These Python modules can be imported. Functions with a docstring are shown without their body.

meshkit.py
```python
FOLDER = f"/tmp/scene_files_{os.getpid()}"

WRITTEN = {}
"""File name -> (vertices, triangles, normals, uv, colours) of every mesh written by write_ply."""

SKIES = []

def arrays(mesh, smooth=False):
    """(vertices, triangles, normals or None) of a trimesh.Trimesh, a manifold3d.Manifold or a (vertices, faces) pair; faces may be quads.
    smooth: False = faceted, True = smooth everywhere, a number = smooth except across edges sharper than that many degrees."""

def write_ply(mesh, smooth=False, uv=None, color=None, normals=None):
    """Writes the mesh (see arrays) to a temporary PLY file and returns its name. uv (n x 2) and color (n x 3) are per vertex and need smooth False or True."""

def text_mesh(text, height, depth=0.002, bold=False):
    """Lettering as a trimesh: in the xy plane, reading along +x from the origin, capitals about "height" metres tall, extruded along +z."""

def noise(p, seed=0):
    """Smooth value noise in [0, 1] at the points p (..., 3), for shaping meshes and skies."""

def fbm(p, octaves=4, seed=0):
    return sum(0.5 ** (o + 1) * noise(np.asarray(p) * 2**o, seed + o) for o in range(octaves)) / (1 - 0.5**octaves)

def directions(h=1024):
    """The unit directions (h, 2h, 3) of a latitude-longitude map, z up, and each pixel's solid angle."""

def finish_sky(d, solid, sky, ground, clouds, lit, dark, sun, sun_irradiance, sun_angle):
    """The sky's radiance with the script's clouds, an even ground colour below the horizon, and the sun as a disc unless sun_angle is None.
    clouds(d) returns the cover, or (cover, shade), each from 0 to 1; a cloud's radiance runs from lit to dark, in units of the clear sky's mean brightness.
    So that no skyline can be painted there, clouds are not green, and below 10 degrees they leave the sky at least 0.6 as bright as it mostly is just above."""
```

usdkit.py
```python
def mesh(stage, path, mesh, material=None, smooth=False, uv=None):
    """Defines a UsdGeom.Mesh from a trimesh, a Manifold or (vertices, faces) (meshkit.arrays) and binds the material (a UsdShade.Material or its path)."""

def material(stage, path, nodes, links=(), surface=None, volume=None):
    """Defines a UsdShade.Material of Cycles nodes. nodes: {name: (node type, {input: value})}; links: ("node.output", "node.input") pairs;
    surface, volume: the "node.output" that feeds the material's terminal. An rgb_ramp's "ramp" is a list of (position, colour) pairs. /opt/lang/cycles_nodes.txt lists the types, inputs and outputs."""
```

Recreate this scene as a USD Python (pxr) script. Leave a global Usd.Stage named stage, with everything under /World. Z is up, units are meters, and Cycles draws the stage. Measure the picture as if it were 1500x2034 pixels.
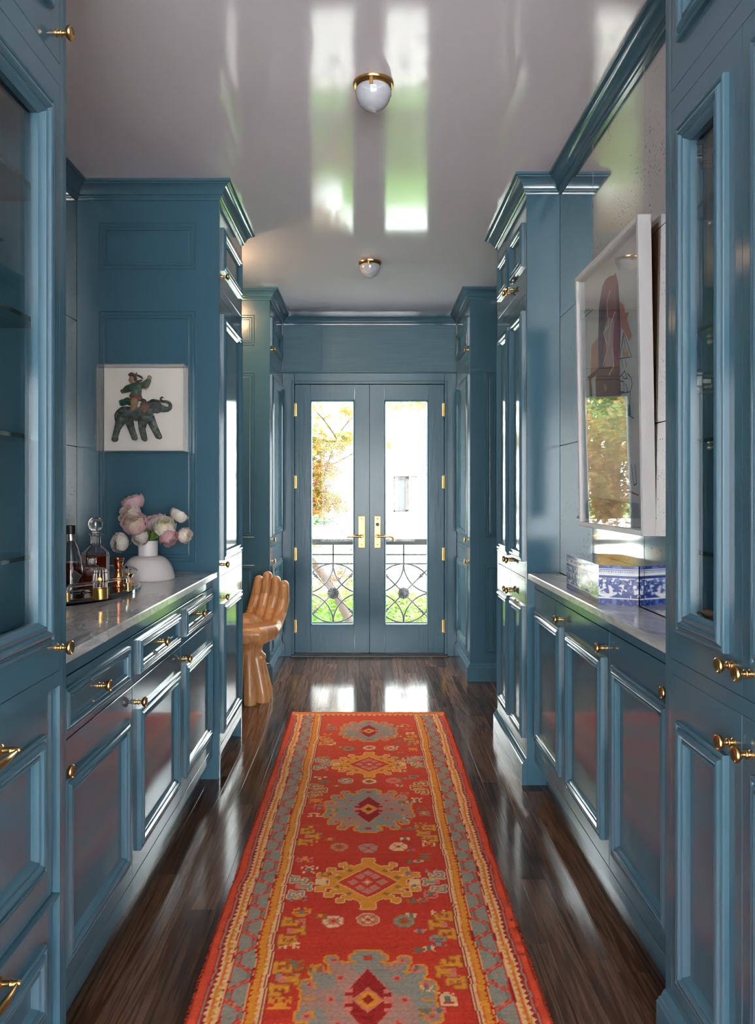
"""A blue lacquered butler's passage with a red runner and French doors to the garden."""
import math, random
import numpy as np, trimesh, manifold3d, usdkit, meshkit
from pxr import Usd, UsdGeom, UsdLux, UsdShade, Sdf, Gf, Vt
from shapely.geometry import Polygon

stage = Usd.Stage.CreateInMemory()
UsdGeom.SetStageUpAxis(stage, 'Z'); UsdGeom.SetStageMetersPerUnit(stage, 1.0)
UsdGeom.Xform.Define(stage, '/World'); UsdGeom.Scope.Define(stage, '/World/Looks')
PI = math.pi
EYE = 1.31                       # eye height; the picture's vanishing point is at (729, 976) of 1500 x 2034
# ---------------------------------------------------------------- camera, sky, sun, window light, exposure
cam = UsdGeom.Camera.Define(stage, '/World/camera')
cam.AddTranslateOp().Set((0, 0, EYE)); cam.AddRotateXOp().Set(90.0)
cam.CreateHorizontalApertureAttr(36.0); cam.CreateFocalLengthAttr(36.0)
cam.CreateHorizontalApertureOffsetAttr(21 / 1500 * 36.0); cam.CreateVerticalApertureOffsetAttr(-41 / 1500 * 36.0)
cam.CreateClippingRangeAttr((0.05, 500.0))
cam.CreateExposureAttr(1.95)
sky = UsdLux.DomeLight.Define(stage, '/World/sky_light')
sky.CreateColorAttr((0.93, 0.98, 1.0)); sky.CreateIntensityAttr(2.1)
sun = UsdLux.DistantLight.Define(stage, '/World/sun_light')
sun.CreateAngleAttr(1.0); sun.CreateColorAttr((1.0, 0.96, 0.9)); sun.CreateIntensityAttr(1.6)
sun.AddRotateXYZOp().Set((40.0, 0.0, 60.0))
def window_light(name, loc, rot, w, h, power, color):
    l = UsdLux.RectLight.Define(stage, '/World/' + name)
    l.AddTranslateOp().Set(loc); l.AddRotateXYZOp().Set(rot)
    l.CreateWidthAttr(w); l.CreateHeightAttr(h); l.CreateIntensityAttr(power); l.CreateColorAttr(color)
window_light('rear_window_light', (0.0, -4.12, 1.30), (90, 0, 180), 4.4, 2.2, 320.0, (0.97, 0.985, 1.0))
# ---------------------------------------------------------------- helpers
used, locs = {}, {}
def numbered(parent, name):
    k = (parent, name); n = used.get(k, -1) + 1; used[k] = n
    return parent + '/' + (name if n == 0 else '%s_%03d' % (name, n))
def tag(p, label=None, cat=None, group=None, kind=None):
    for k, v in (('label', label), ('category', cat), ('group', group), ('kind', kind)):
        if v: p.SetCustomDataByKey(k, v)
def thing(name, label=None, cat=None, loc=(0, 0, 0), group=None, kind=None):
    path = numbered('/World', name)
    x = UsdGeom.Xform.Define(stage, path); x.AddTranslateOp().Set(tuple(map(float, loc)))
    locs[path] = np.array(loc, float); tag(x.GetPrim(), label, cat, group, kind)
    return path
def M3(m):
    if isinstance(m, trimesh.Trimesh): return m
    if hasattr(m, 'to_mesh'):
        q = m.to_mesh(); return trimesh.Trimesh(q.vert_properties[:, :3], q.tri_verts, process=False)
    v, f = np.asarray(m[0], float), np.asarray(m[1], int)
    if f.shape[1] == 4: f = np.vstack([f[:, [0, 1, 2]], f[:, [0, 2, 3]]])
    return trimesh.Trimesh(v, f, process=False)
def join(ms): return trimesh.util.concatenate([M3(m) for m in ms])
def obj(name, mesh, mat, parent='/World', smooth=False, label=None, kind=None, color=None, world=True):
    """One Mesh prim; the mesh is given in world coordinates and stored relative to its thing."""
    path = numbered(parent, name); base = np.zeros(3)
    for k in locs:
        if parent == k or parent.startswith(k + '/'): base = locs[k]
    m = M3(mesh)
    if world: m = trimesh.Trimesh(m.vertices - base, m.faces, process=False)
    p = usdkit.mesh(stage, path, m, mat, smooth=smooth)
    if color is not None:
        UsdGeom.PrimvarsAPI(p).CreatePrimvar('tone', Sdf.ValueTypeNames.Color3fArray, 'vertex').Set(Vt.Vec3fArray.FromNumpy(np.asarray(color, np.float32)))
    tag(p.GetPrim(), label, None, None, kind)
    return path
def top(name, mesh, mat, label=None, cat=None, group=None, kind=None, smooth=False, color=None):
    p = obj(name, mesh, mat, '/World', smooth, color=color); tag(stage.GetPrimAtPath(p), label, cat, group, kind); return p
def box(x0, x1, y0, y1, z0, z1, c=0.0):
    x0, x1 = min(x0, x1), max(x0, x1); y0, y1 = min(y0, y1), max(y0, y1); z0, z1 = min(z0, z1), max(z0, z1)
    if c <= 0:
        v = np.array([[x, y, z] for z in (z0, z1) for y in (y0, y1) for x in (x0, x1)], float)
        f = [[0, 2, 3, 1], [4, 5, 7, 6], [0, 1, 5, 4], [2, 6, 7, 3], [0, 4, 6, 2], [1, 3, 7, 5]]
        return M3((v, np.array(f)))
    c = min(c, (x1 - x0) * .45, (y1 - y0) * .45, (z1 - z0) * .45)
    pts = []
    for sx in (0, 1):
        for sy in (0, 1):
            for sz in (0, 1):
                p = np.array([(x0, x1)[sx], (y0, y1)[sy], (z0, z1)[sz]]); d = np.array([1 - 2 * sx, 1 - 2 * sy, 1 - 2 * sz]) * c
                for k in range(3):
                    q = p + d; q[k] = p[k]; pts.append(q)
    return M3(manifold3d.Manifold.hull_points(np.array(pts)))
class Face:
    """A flat face: u along it, z up, w out of it."""
    def __init__(s, o, eu, ew): s.o, s.eu, s.ew = np.array(o, float), np.array(eu, float), np.array(ew, float); s.flip = np.dot(np.cross(s.eu, s.ew), [0, 0, 1]) < 0
    def put(s, m):
        m = M3(m); v = m.vertices
        w = s.o + v[:, :1] * s.eu + v[:, 1:2] * s.ew + v[:, 2:] * np.array([0, 0, 1.0])
        return trimesh.Trimesh(w, m.faces[:, ::-1] if s.flip else m.faces, process=False)
    def box(s, u0, u1, w0, w1, z0, z1, c=0.0012): return s.put(box(u0, u1, w0, w1, z0, z1, c))
    def pt(s, u, w, z): return s.o + u * s.eu + w * s.ew + np.array([0, 0, z])
BOLECTION = [(0, 0), (0, .010), (.0015, .0125), (.005, .014), (.0085, .0125), (.010, .0095), (.0125, .0095), (.014, .013), (.018, .0168), (.023, .018), (.027, .0165), (.0295, .0125), (.031, .0102), (.0335, .0102), (.035, .0125), (.0385, .0137), (.0415, .012), (.043, .0088), (.047, .004), (.052, 0)]
BEAD = [(0, 0), (0, .004), (.003, .006), (.006, .004), (.007, .002), (.020, .002), (.021, .0045), (.025, .0065), (.029, .0045), (.0295, .002), (.040, .002), (.041, .004), (.044, .0045), (.046, 0)]
FINE = [(0, 0), (0, .004), (.002, .0065), (.006, .0065), (.009, .003), (.011, .003), (.013, .006), (.017, .006), (.019, .0035), (.023, .0025), (.026, 0)]
def ring(u0, u1, z0, z1, prof, w=0.0):
    """A mitred frame of moulding on a face, in (u, w, z)."""
    V = []; n = len(prof)
    for d, h in prof:
        V += [[u0 + d, w + h, z0 + d], [u1 - d, w + h, z0 + d], [u1 - d, w + h, z1 - d], [u0 + d, w + h, z1 - d]]
    V = np.array(V)
    out = []
    for a in range(4):          # each side its own vertices so that mitres stay sharp
        b = (a + 1) % 4; idx = []
        for k in range(n): idx += [4 * k + a, 4 * k + b]
        vv = V[idx]; ff = []
        for k in range(n - 1): ff.append([2 * k, 2 * k + 1, 2 * k + 3, 2 * k + 2])
        m = M3((vv, np.array(ff)))
        out.append(m)
    m = join(out)
    return trimesh.Trimesh(m.vertices, m.faces, process=False)
def sweep(path, prof, side=1):
    """A moulding along a polyline in plan; prof: (out, z). out goes to the right of the path when side=1."""
    P = np.array(path, float); n = len(P); offs = []
    seg = [(P[i + 1] - P[i]) / np.linalg.norm(P[i + 1] - P[i]) for i in range(n - 1)]
    nor = [np.array([s[1], -s[0]]) * side for s in seg]
    for i in range(n):
        if i == 0: offs.append(nor[0])
        elif i == n - 1: offs.append(nor[-1])
        else:
            b = nor[i - 1] + nor[i]; offs.append(b / (b @ nor[i]))
    k = len(prof); out = []
    for i in range(n - 1):
        A = [[*(P[i] + offs[i] * p), z] for p, z in prof]; B = [[*(P[i + 1] + offs[i + 1] * p), z] for p, z in prof]
        ff = [[j, j + 1, k + j + 1, k + j] for j in range(k - 1)]
        if side < 0: ff = [f[::-1] for f in ff]
        out.append(M3((np.array(A + B), np.array(ff))))
    for i, rev in ((0, side < 0), (n - 1, side > 0)):
        A = [[*(P[i] + offs[i] * p), z] for p, z in prof] + [[*(P[i]), prof[-1][1]]]
        ff = [[k, j, j + 1] for j in range(k - 1)]
        if rev: ff = [f[::-1] for f in ff]
        out.append(M3((np.array(A), np.array(ff))))
    m = join(out); return trimesh.Trimesh(m.vertices, m.faces[:, ::-1], process=False)
def lathe(prof, n=28, cap=True):
    """prof: (r, z) from the bottom up."""
    m = trimesh.creation.revolve(np.array(prof, float), sections=n)
    return trimesh.Trimesh(m.vertices, m.faces, process=False)
def orient(m, axis, o):
    """Turn +z of a mesh to AXIS and move it to o."""
    a = np.array(axis, float); a /= np.linalg.norm(a)
    T = trimesh.geometry.align_vectors([0, 0, 1], a); m = M3(m).copy(); m.apply_transform(T); m.apply_translation(o); return m
def moved(m, o, rz=0.0, s=1.0):
    m = M3(m).copy(); v = m.vertices * s; c, k = math.cos(rz), math.sin(rz)
    m.vertices = np.c_[v[:, 0] * c - v[:, 1] * k, v[:, 0] * k + v[:, 1] * c, v[:, 2]] + np.array(o, float); return m
def tube(points, radii, sides=8, caps=True, closed=False):
    p = np.asarray(points, float); n = len(p)
    r = np.broadcast_to(np.asarray(radii, float), (n,))
    t = (np.roll(p, -1, 0) - np.roll(p, 1, 0)) if closed else np.gradient(p, axis=0)
    t /= np.linalg.norm(t, axis=1, keepdims=True) + 1e-12
    ref = np.array([0, 0, 1.0]) if abs(t[0, 2]) < .9 else np.array([1.0, 0, 0])
    A = []
    for i in range(n):
        a = ref - t[i] * (ref @ t[i]); a /= np.linalg.norm(a); ref = a; A.append(a)
    A = np.array(A); B = np.cross(t, A); g = np.arange(sides) * 2 * PI / sides
    v = (p[:, None] + r[:, None, None] * (np.cos(g)[None, :, None] * A[:, None] + np.sin(g)[None, :, None] * B[:, None])).reshape(-1, 3)
    f = []
    for i in range(n if closed else n - 1):
        a, b = i * sides, ((i + 1) % n) * sides
        for j in range(sides):
            k = (j + 1) % sides; f += [[a + j, a + k, b + k], [a + j, b + k, b + j]]
    if caps and not closed:
        v = np.vstack([v, p[0], p[-1]]); c0, c1 = len(v) - 2, len(v) - 1; e = (n - 1) * sides
        for j in range(sides):
            k = (j + 1) % sides; f += [[c0, k, j], [c1, e + j, e + k]]
    return trimesh.Trimesh(v, np.array(f), process=False)
def spline(pts, n=24):
    from scipy.interpolate import CubicSpline
    p = np.array(pts, float); d = np.r_[0, np.cumsum(np.linalg.norm(np.diff(p, axis=0), axis=1))]
    return CubicSpline(d, p)(np.linspace(0, d[-1], n))
def sph(c, r, n=20):
    m = manifold3d.Manifold.sphere(r, n); return m.translate(tuple(map(float, c)))
def hull(balls, n=20):
    return manifold3d.Manifold.batch_hull([sph(c, r, n) for c, r in balls])
def body(bones, edge=0.01, it=10, n=20):
    """Bones ((c, r), (c, r) ...) joined into one smooth surface."""
    m = manifold3d.Manifold()
    for b in bones: m = m + hull(b, n)
    t = M3(m.refine_to_length(edge)); t = trimesh.Trimesh(t.vertices, t.faces, process=True)
    trimesh.smoothing.filter_taubin(t, lamb=.5, nu=.52, iterations=it)
    return t
# ---------------------------------------------------------------- materials
def mat(name, nodes, links=(), surface='p.BSDF'):
    return usdkit.material(stage, '/World/Looks/' + name, nodes, links, surface)
def P(name, col, rough=.5, metal=0.0, **kw):
    return mat(name, {'p': ('principled_bsdf', dict(base_color=col, roughness=rough, metallic=metal, **kw))})
def gloss(name, col, rough, bump_scale=(3, 3, 3), bump=.15, dist=.004, **kw):
    """Paint: smooth with a faint orange peel and waviness."""
    return mat(name, {'g': ('geometry', {}), 'm': ('mapping', {'scale': bump_scale}), 'n': ('noise_texture', {'scale': 1.0, 'detail': 3.0, 'roughness': .55}),
                      'b': ('bump', {'strength': bump, 'distance': dist}), 'p': ('principled_bsdf', dict(base_color=col, roughness=rough, **kw))},
               [('g.position', 'm.vector'), ('m.vector', 'n.vector'), ('n.fac', 'b.height'), ('b.normal', 'p.normal')])
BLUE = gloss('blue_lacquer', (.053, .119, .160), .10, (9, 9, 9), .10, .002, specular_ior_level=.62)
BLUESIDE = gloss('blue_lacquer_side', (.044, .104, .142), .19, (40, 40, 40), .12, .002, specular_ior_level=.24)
BLUEDOOR = gloss('blue_brushed_paint', (.053, .119, .160), .22, (60, 60, 5), .30, .002, specular_ior_level=.26)
CEIL = gloss('ceiling_gloss', (.71, .655, .69), .085, (4, 2.2, 4), .22, .004, specular_ior_level=.62)
WALLP = P('plain_plaster', (.55, .55, .53), .6)
def pane(name, tint, gcol=(1, 1, 1), base=.04, rough=0.0):
    return mat(name, {'t': ('transparent_bsdf', {'color': tint}), 'g': ('glossy_bsdf', {'color': gcol, 'roughness': rough, 'distribution': 'ggx'}),
                      'l': ('layer_weight', {'blend': .5}), 'e': ('math', {'math_type': 'power', 'value2': 5.0}),
                      'a': ('math', {'math_type': 'multiply_add', 'value2': 1 - base, 'value3': base, 'use_clamp': True}), 'x': ('mix_closure', {})},
               [('l.facing', 'e.value1'), ('e.value', 'a.value1'), ('a.value', 'x.fac'), ('t.BSDF', 'x.closure1'), ('g.BSDF', 'x.closure2')], 'x.closure')
GLASS = pane('clear_pane', (.97, .985, .98), base=.006)
CABGLASS = pane('cabinet_pane', (.93, .96, .96))
SHELF = pane('shelf_glass', (.72, .82, .80))
ACRYL = pane('acrylic_sheet', (.96, .97, .97), base=.05)
CRYSTAL = P('crystal', (1, 1, 1), 0.0, transmission_weight=1.0, ior=1.48)
LUCITE = P('lucite', (1, 1, 1), 0.02, transmission_weight=1.0, ior=1.45)
AMBER = P('amber_spirit', (.55, .085, .018), 0.0, transmission_weight=.85, ior=1.36)
DARKSPIRIT = P('dark_spirit', (.16, .022, .008), 0.02, transmission_weight=.7, ior=1.36)
BRASS = P('aged_brass', (.60, .37, .14), .24, 1.0)
BRIGHTBRASS = P('polished_brass', (.58, .35, .11), .34, 1.0)
COPPER = mat('hammered_copper', {'g': ('geometry', {}), 'v': ('voronoi_texture', {'scale': 140.0}), 'b': ('bump', {'strength': .35, 'distance': .003}), 'p': ('principled_bsdf', dict(base_color=(.70, .25, .11), metallic=1.0, roughness=.2))},
             [('g.position', 'v.vector'), ('v.distance', 'b.height'), ('b.normal', 'p.normal')])
NICKEL = P('nickel', (.60, .58, .55), .25, 1.0)
BLACK = P('black_metal', (.007, .007, .008), .4)
IRON = P('bronze_iron', (.060, .055, .048), .6)
def mirror_mat():
    return mat('antique_mirror', {'g': ('geometry', {}), 'n': ('noise_texture', {'scale': 2.2, 'detail': 3.0}), 'r': ('rgb_ramp', {'ramp': [(.40, (.05, .05, .05)), (.70, (.11, .11, .11))]}),
        'v': ('noise_texture', {'scale': 120.0, 'detail': 2.0, 'roughness': .6}), 'w': ('noise_texture', {'scale': 5.0, 'detail': 3.0}), 's': ('math', {'math_type': 'multiply_add', 'value2': .30, 'value3': 0.0}),
        'q': ('math', {'math_type': 'add'}), 'k': ('rgb_ramp', {'ramp': [(.0, (.80, .79, .75)), (.815, (.80, .79, .75)), (.87, (.16, .16, .15)), (1, (.1, .1, .1))]}),
        'b': ('bump', {'strength': .08, 'distance': .002}), 'p': ('principled_bsdf', dict(metallic=1.0))},
        [('g.position', 'n.vector'), ('g.position', 'v.vector'), ('g.position', 'w.vector'), ('n.fac', 'r.fac'), ('r.color', 'p.roughness'), ('w.fac', 's.value1'), ('s.value', 'q.value1'), ('v.fac', 'q.value2'),
         ('q.value', 'k.fac'), ('k.color', 'p.base_color'), ('n.fac', 'b.height'), ('b.normal', 'p.normal')])
MIRROR = mirror_mat()
def marble():
    return mat('grey_marble', {'g': ('geometry', {}), 'm': ('mapping', {'scale': (2.0, .8, 2.0), 'rotation': (0, 0, .5)}), 'n': ('noise_texture', {'scale': 2.2, 'detail': 7.0, 'roughness': .6, 'distortion': 1.6}),
        'r': ('rgb_ramp', {'ramp': [(.30, (.30, .295, .29)), (.46, (.52, .51, .50)), (.50, (.40, .39, .385)), (.54, (.58, .57, .56)), (.75, (.50, .49, .48))]}), 'p': ('principled_bsdf', dict(roughness=.10))},
        [('g.position', 'm.vector'), ('m.vector', 'n.vector'), ('n.fac', 'r.fac'), ('r.color', 'p.base_color')])
MARBLE = marble()
def wood(name, dark, mid, light, scale, off, rough=.22, ax=1, bump=.3):
    sc = [scale, scale, scale]; sc[ax] = scale * .045
    return mat(name, {'g': ('geometry', {}), 'm': ('mapping', {'scale': tuple(sc), 'location': off}), 'n': ('noise_texture', {'scale': .16, 'detail': 2.5, 'roughness': .5, 'distortion': .4}),
        'h': ('math', {'math_type': 'multiply', 'value2': 17.0}), 'fr': ('math', {'math_type': 'pingpong', 'value2': 1.0}), 'f': ('noise_texture', {'scale': 2.2, 'detail': 4.0, 'roughness': .7}),
        'c': ('math', {'math_type': 'multiply_add', 'value2': .62, 'value3': -.12}), 'a': ('math', {'math_type': 'add'}),
        'r': ('rgb_ramp', {'ramp': [(.10, dark), (.30, mid), (.62, light), (.9, mid)]}), 'b': ('bump', {'strength': bump, 'distance': .0015}), 'p': ('principled_bsdf', dict(roughness=rough))},
        [('g.position', 'm.vector'), ('m.vector', 'n.vector'), ('m.vector', 'f.vector'), ('n.fac', 'h.value1'), ('h.value', 'fr.value1'), ('fr.value', 'c.value1'), ('c.value', 'a.value1'), ('f.fac', 'a.value2'),
         ('a.value', 'r.fac'), ('r.color', 'p.base_color'), ('a.value', 'b.height'), ('b.normal', 'p.normal')])
PLANKS = []
for k, t in enumerate((.75, 1.0, 1.25, .88, 1.12, .62)):
    PLANKS.append(wood('dark_oak_%s' % 'abcdef'[k], (.012 * t, .0052 * t, .003 * t), (.056 * t, .025 * t, .014 * t), (.115 * t, .058 * t, .033 * t), 60.0, (3.1 * k, 1.7 * k, 0), .15, 1, .02))
CHAIRW = wood('carved_golden_wood', (.22, .085, .030), (.42, .185, .068), (.56, .28, .115), 26.0, (0, 0, 0), .35, 2, .15)
WHITEP = P('white_frame_paint', (.56, .54, .545), .35)
GRASS = mat('grasscloth', {'g': ('geometry', {}), 'm': ('mapping', {'scale': (2.5, 2.5, 260.0)}), 'n': ('noise_texture', {'scale': 1.0, 'detail': 3.0, 'roughness': .7}),
    'r': ('rgb_ramp', {'ramp': [(.3, (.040, .100, .140)), (.7, (.070, .160, .210))]}), 'b': ('bump', {'strength': .3, 'distance': .002}), 'p': ('principled_bsdf', dict(roughness=.5))},
    [('g.position', 'm.vector'), ('m.vector', 'n.vector'), ('n.fac', 'r.fac'), ('r.color', 'p.base_color'), ('n.fac', 'b.height'), ('b.normal', 'p.normal')])
def toned(name, rough=.8, bump=0, bscale=300.0, **kw):
    n = {'a': ('attribute', {'attribute': 'tone'}), 'p': ('principled_bsdf', dict(roughness=rough, **kw))}; l = [('a.color', 'p.base_color')]
    if bump:
        n.update({'g': ('geometry', {}), 'n': ('noise_texture', {'scale': bscale, 'detail': 2.0}), 'b': ('bump', {'strength': bump, 'distance': .002})}); l += [('g.position', 'n.vector'), ('n.fac', 'b.height'), ('b.normal', 'p.normal')]
    return mat(name, n, l)
RUGM = toned('wool_knots', .95, .5, 500.0, specular_ior_level=.15)
CARVED = toned('painted_carving', .55, .4, 220.0)
PORCELAIN = toned('blue_white_porcelain', .08, 0, coat_weight=.5)
PAPER = P('ivory_mount', (.84, .75, .68), .9)
VASE = P('matte_white_ceramic', (.56, .52, .505), .55)
def leafy(name, col, tr, rough=.5):
    return mat(name, {'d': ('principled_bsdf', dict(base_color=col, roughness=rough)), 't': ('translucent_bsdf', {'color': tr}), 'x': ('mix_closure', {'fac': .4})}, [('d.BSDF', 'x.closure1'), ('t.BSDF', 'x.closure2')], 'x.closure')
# ---------------------------------------------------------------- the plan (metres; x across, y down the passage, z up)
LX, RX = -.672, .713             # faces of the tall cupboards
LBX, RBX = -.702, .747           # faces of the low cupboards
WL, WR, WA = -1.319, .860, .935  # walls behind them
ZC = 2.71
NL0, NL1, ML0, ML1, FL0 = 1.06, 1.688, 3.434, 4.058, 5.226
NR1, MR0, MR1, FR0 = 1.804, 3.365, 4.13, 5.22
YD = 6.0
CT0, CT1 = .919, .946            # stone top
# ---------------------------------------------------------------- floor of planks, ceiling, walls
rng = random.Random(4)
fl = thing('floor', kind='structure')
obj('subfloor', box(-2.7, 2.7, -4.25, 6.25, -.12, -.0205), BLACK, fl)
def lay(x0, x1, y0, y1):
    n = round((x1 - x0) / .083)
    for i in range(n):
        a = x0 + i * (x1 - x0) / n; b = x0 + (i + 1) * (x1 - x0) / n; y = y0
        first = True
        while y < y1 - .01:
            L = rng.uniform(.35, 1.5) if first else rng.uniform(.75, 1.6); first = False
            e = y + L
            if y1 - e < .3: e = y1
            dz = rng.uniform(-.0002, .0001)
            obj('plank', box(a + .0003, b - .0003, y + .0004, e - .0004, -.02, dz, .0005), rng.choice(PLANKS), fl); y = e
lay(-.80, .85, .55, 6.06); lay(-1.315, -.80, ML1, FL0)
obj('plank', box(.852, .93, MR1, FR0, -.02, 0, .001), PLANKS[1], fl)
obj('rear_floorboards', box(-2.7, 2.7, -4.25, .549, -.02, 0), PLANKS[1], fl)
cl = thing('ceiling', kind='structure')
obj('ceiling_board', box(-2.7, 2.7, -4.3, 6.12, ZC, ZC + .1), CEIL, cl)

def tiles(name, wx, y0, y1, seams_y, seams_z, sgn):
    w = thing(name, kind='structure')
    return w
wl = thing('wall_left', kind='structure'); obj('plaster', box(WL - .14, WL - .006, NL0, YD + .2, 0, ZC), BLUEDOOR, wl)
wr = thing('wall_right', kind='structure')
obj('plaster', join([box(WR + .006, 1.1, NR1 - .4, MR1 - .03, 0, ZC), box(WA, 1.1, MR1 - .03, YD + .2, 0, ZC), box(WR + .006, 1.1, NL0, NR1 - .4, 0, ZC)]), BLUEDOOR, wr)
obj('plaster', box(WL - .006, WL, ML1, FL0, 0, ZC), BLUEDOOR, wl)
zs = [CT1 + .001, 1.513, 2.085, 2.634]
for ys, w, x0, x1 in (([NL1, 1.84, 2.37, 2.90, ML0], wl, WL - .006, WL), ([NR1, 1.81, 2.341, 2.873, MR0], wr, WR, WR + .006)):
    for a, b in zip(ys[:-1], ys[1:]):
        if b - a < .02: continue
        for c, d in zip(zs[:-1], zs[1:]): obj('mirror_tile', box(x0, x1, a + .0012, b - .0012, c + .0012, d - .0012, .001), MIRROR, w)
wf = thing('wall_front', kind='structure')
obj('plaster', join([box(-1.4, -.60, YD + .03, YD + .16, 0, ZC), box(.64, 1.1, YD + .03, YD + .16, 0, ZC), box(-.60, .64, YD + .03, YD + .16, 2.17, ZC)]), WALLP, wf)
obj('grasscloth_panel', box(LX, -.36, YD + .012, YD + .03, 2.25, ZC), GRASS, wf)
obj('grasscloth_panel', box(-.3595, .32, YD + .012, YD + .03, 2.25, ZC), GRASS, wf)
obj('grasscloth_panel', box(.3205, RX, YD + .012, YD + .03, 2.25, ZC), GRASS, wf)
wb = thing('wall_back', kind='structure')
obj('plaster', join([box(-2.7, -2.25, -4.2, -4.0, 0, ZC), box(2.25, 2.7, -4.2, -4.0, 0, ZC), box(-2.25, 2.25, -4.2, -4.0, 0, .18), box(-2.25, 2.25, -4.2, -4.0, 2.42, ZC)]), WALLP, wb)
sw = thing('wall_side', kind='structure')
obj('plaster', join([box(-2.7, -2.6, -4.0, NL0, 0, ZC), box(2.6, 2.7, -4.0, NL0, 0, ZC), box(-2.6, WL - .14, NL0, NL0 + .1, 0, ZC), box(1.1, 2.6, NL0, NL0 + .1, 0, ZC)]), WALLP, sw)
wn = thing('window_1', kind='structure')
obj('window_frame', join([box(x - .04, x + .04, -4.06, -3.99, .18, 2.42) for x in (-2.21, -1.1, 0, 1.1, 2.21)] + [box(-2.25, 2.25, -4.06, -3.99, .18, .24), box(-2.25, 2.25, -4.06, -3.99, 2.36, 2.42)]), WHITEP, wn)

# ---------------------------------------------------------------- mouldings shared by the run
CROWN = [(0, 2.632), (.007, 2.632), (.0085, 2.636), (.0085, 2.641), (.013, 2.643), (.015, 2.648), (.013, 2.652), (.019, 2.654), (.021, 2.660), (.024, 2.668), (.030, 2.677), (.039, 2.685), (.049, 2.6905), (.054, 2.6915), (.054, 2.696), (.062, 2.698), (.062, 2.7099)]
RUN = [(LX, NL0), (LX, NL1), (WL, NL1), (WL, ML0), (LX, ML0), (LX, ML1), (WL, ML1), (WL, FL0), (LX, FL0), (LX, YD + .012), (RX, YD + .012), (RX, FR0), (WA, FR0), (WA, MR1), (RX, MR1), (RX, MR0), (WR, MR0), (WR, NR1), (RX, NR1), (RX, NL0)]
def runs(path, prof):
    """The moulding of every stretch of a path, mitred into the next."""
    Pn = np.array(path, float); n = len(Pn); seg = [(Pn[i + 1] - Pn[i]) / np.linalg.norm(Pn[i + 1] - Pn[i]) for i in range(n - 1)]
    nor = [np.array([s[1], -s[0]]) for s in seg]; offs = []
    for i in range(n):
        if i in (0, n - 1): offs.append(nor[0] if i == 0 else nor[-1])
        else:
            b = nor[i - 1] + nor[i]; offs.append(b / (b @ nor[i]))
    k = len(prof); out = []
    for i in range(n - 1):
        A = [[*(Pn[i] + offs[i] * p), z] for p, z in prof]; B = [[*(Pn[i + 1] + offs[i + 1] * p), z] for p, z in prof]
        out.append(M3((np.array(A + B), np.array([[j, k + j, k + j + 1, j + 1] for j in range(k - 1)]))))
    return out
CR = runs(RUN, CROWN)
BASE = [(.022, 0), (.022, .094), (.0175, .099), (.0165, .104), (.011, .106), (.008, .113), (.003, .121), (0, .123)]
KNOB = lathe([(0, 0), (.0085, 0), (.0085, .002), (.006, .004), (.0055, .008), (.008, .0095), (.0085, .011), (.008, .0125), (.005, .014), (.0046, .017), (.007, .0195), (.0125, .0235), (.0155, .028), (.0157, .0305), (.0145, .0332), (.0128, .0341), (.0112, .033), (.0095, .0318), (0, .031)], 28)
def knob(F, u, z, parent, w=0.0): obj('knob', orient(KNOB, F.ew, F.pt(u, w, z)), BRASS, parent, smooth=35)
def slab(F, u0, u1, z0, z1, parent, name='door', th=.022, w=0.0):
    return obj(name, F.box(u0, u1, w - th, w, z0, z1, .0014), BLUE, parent)
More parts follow.
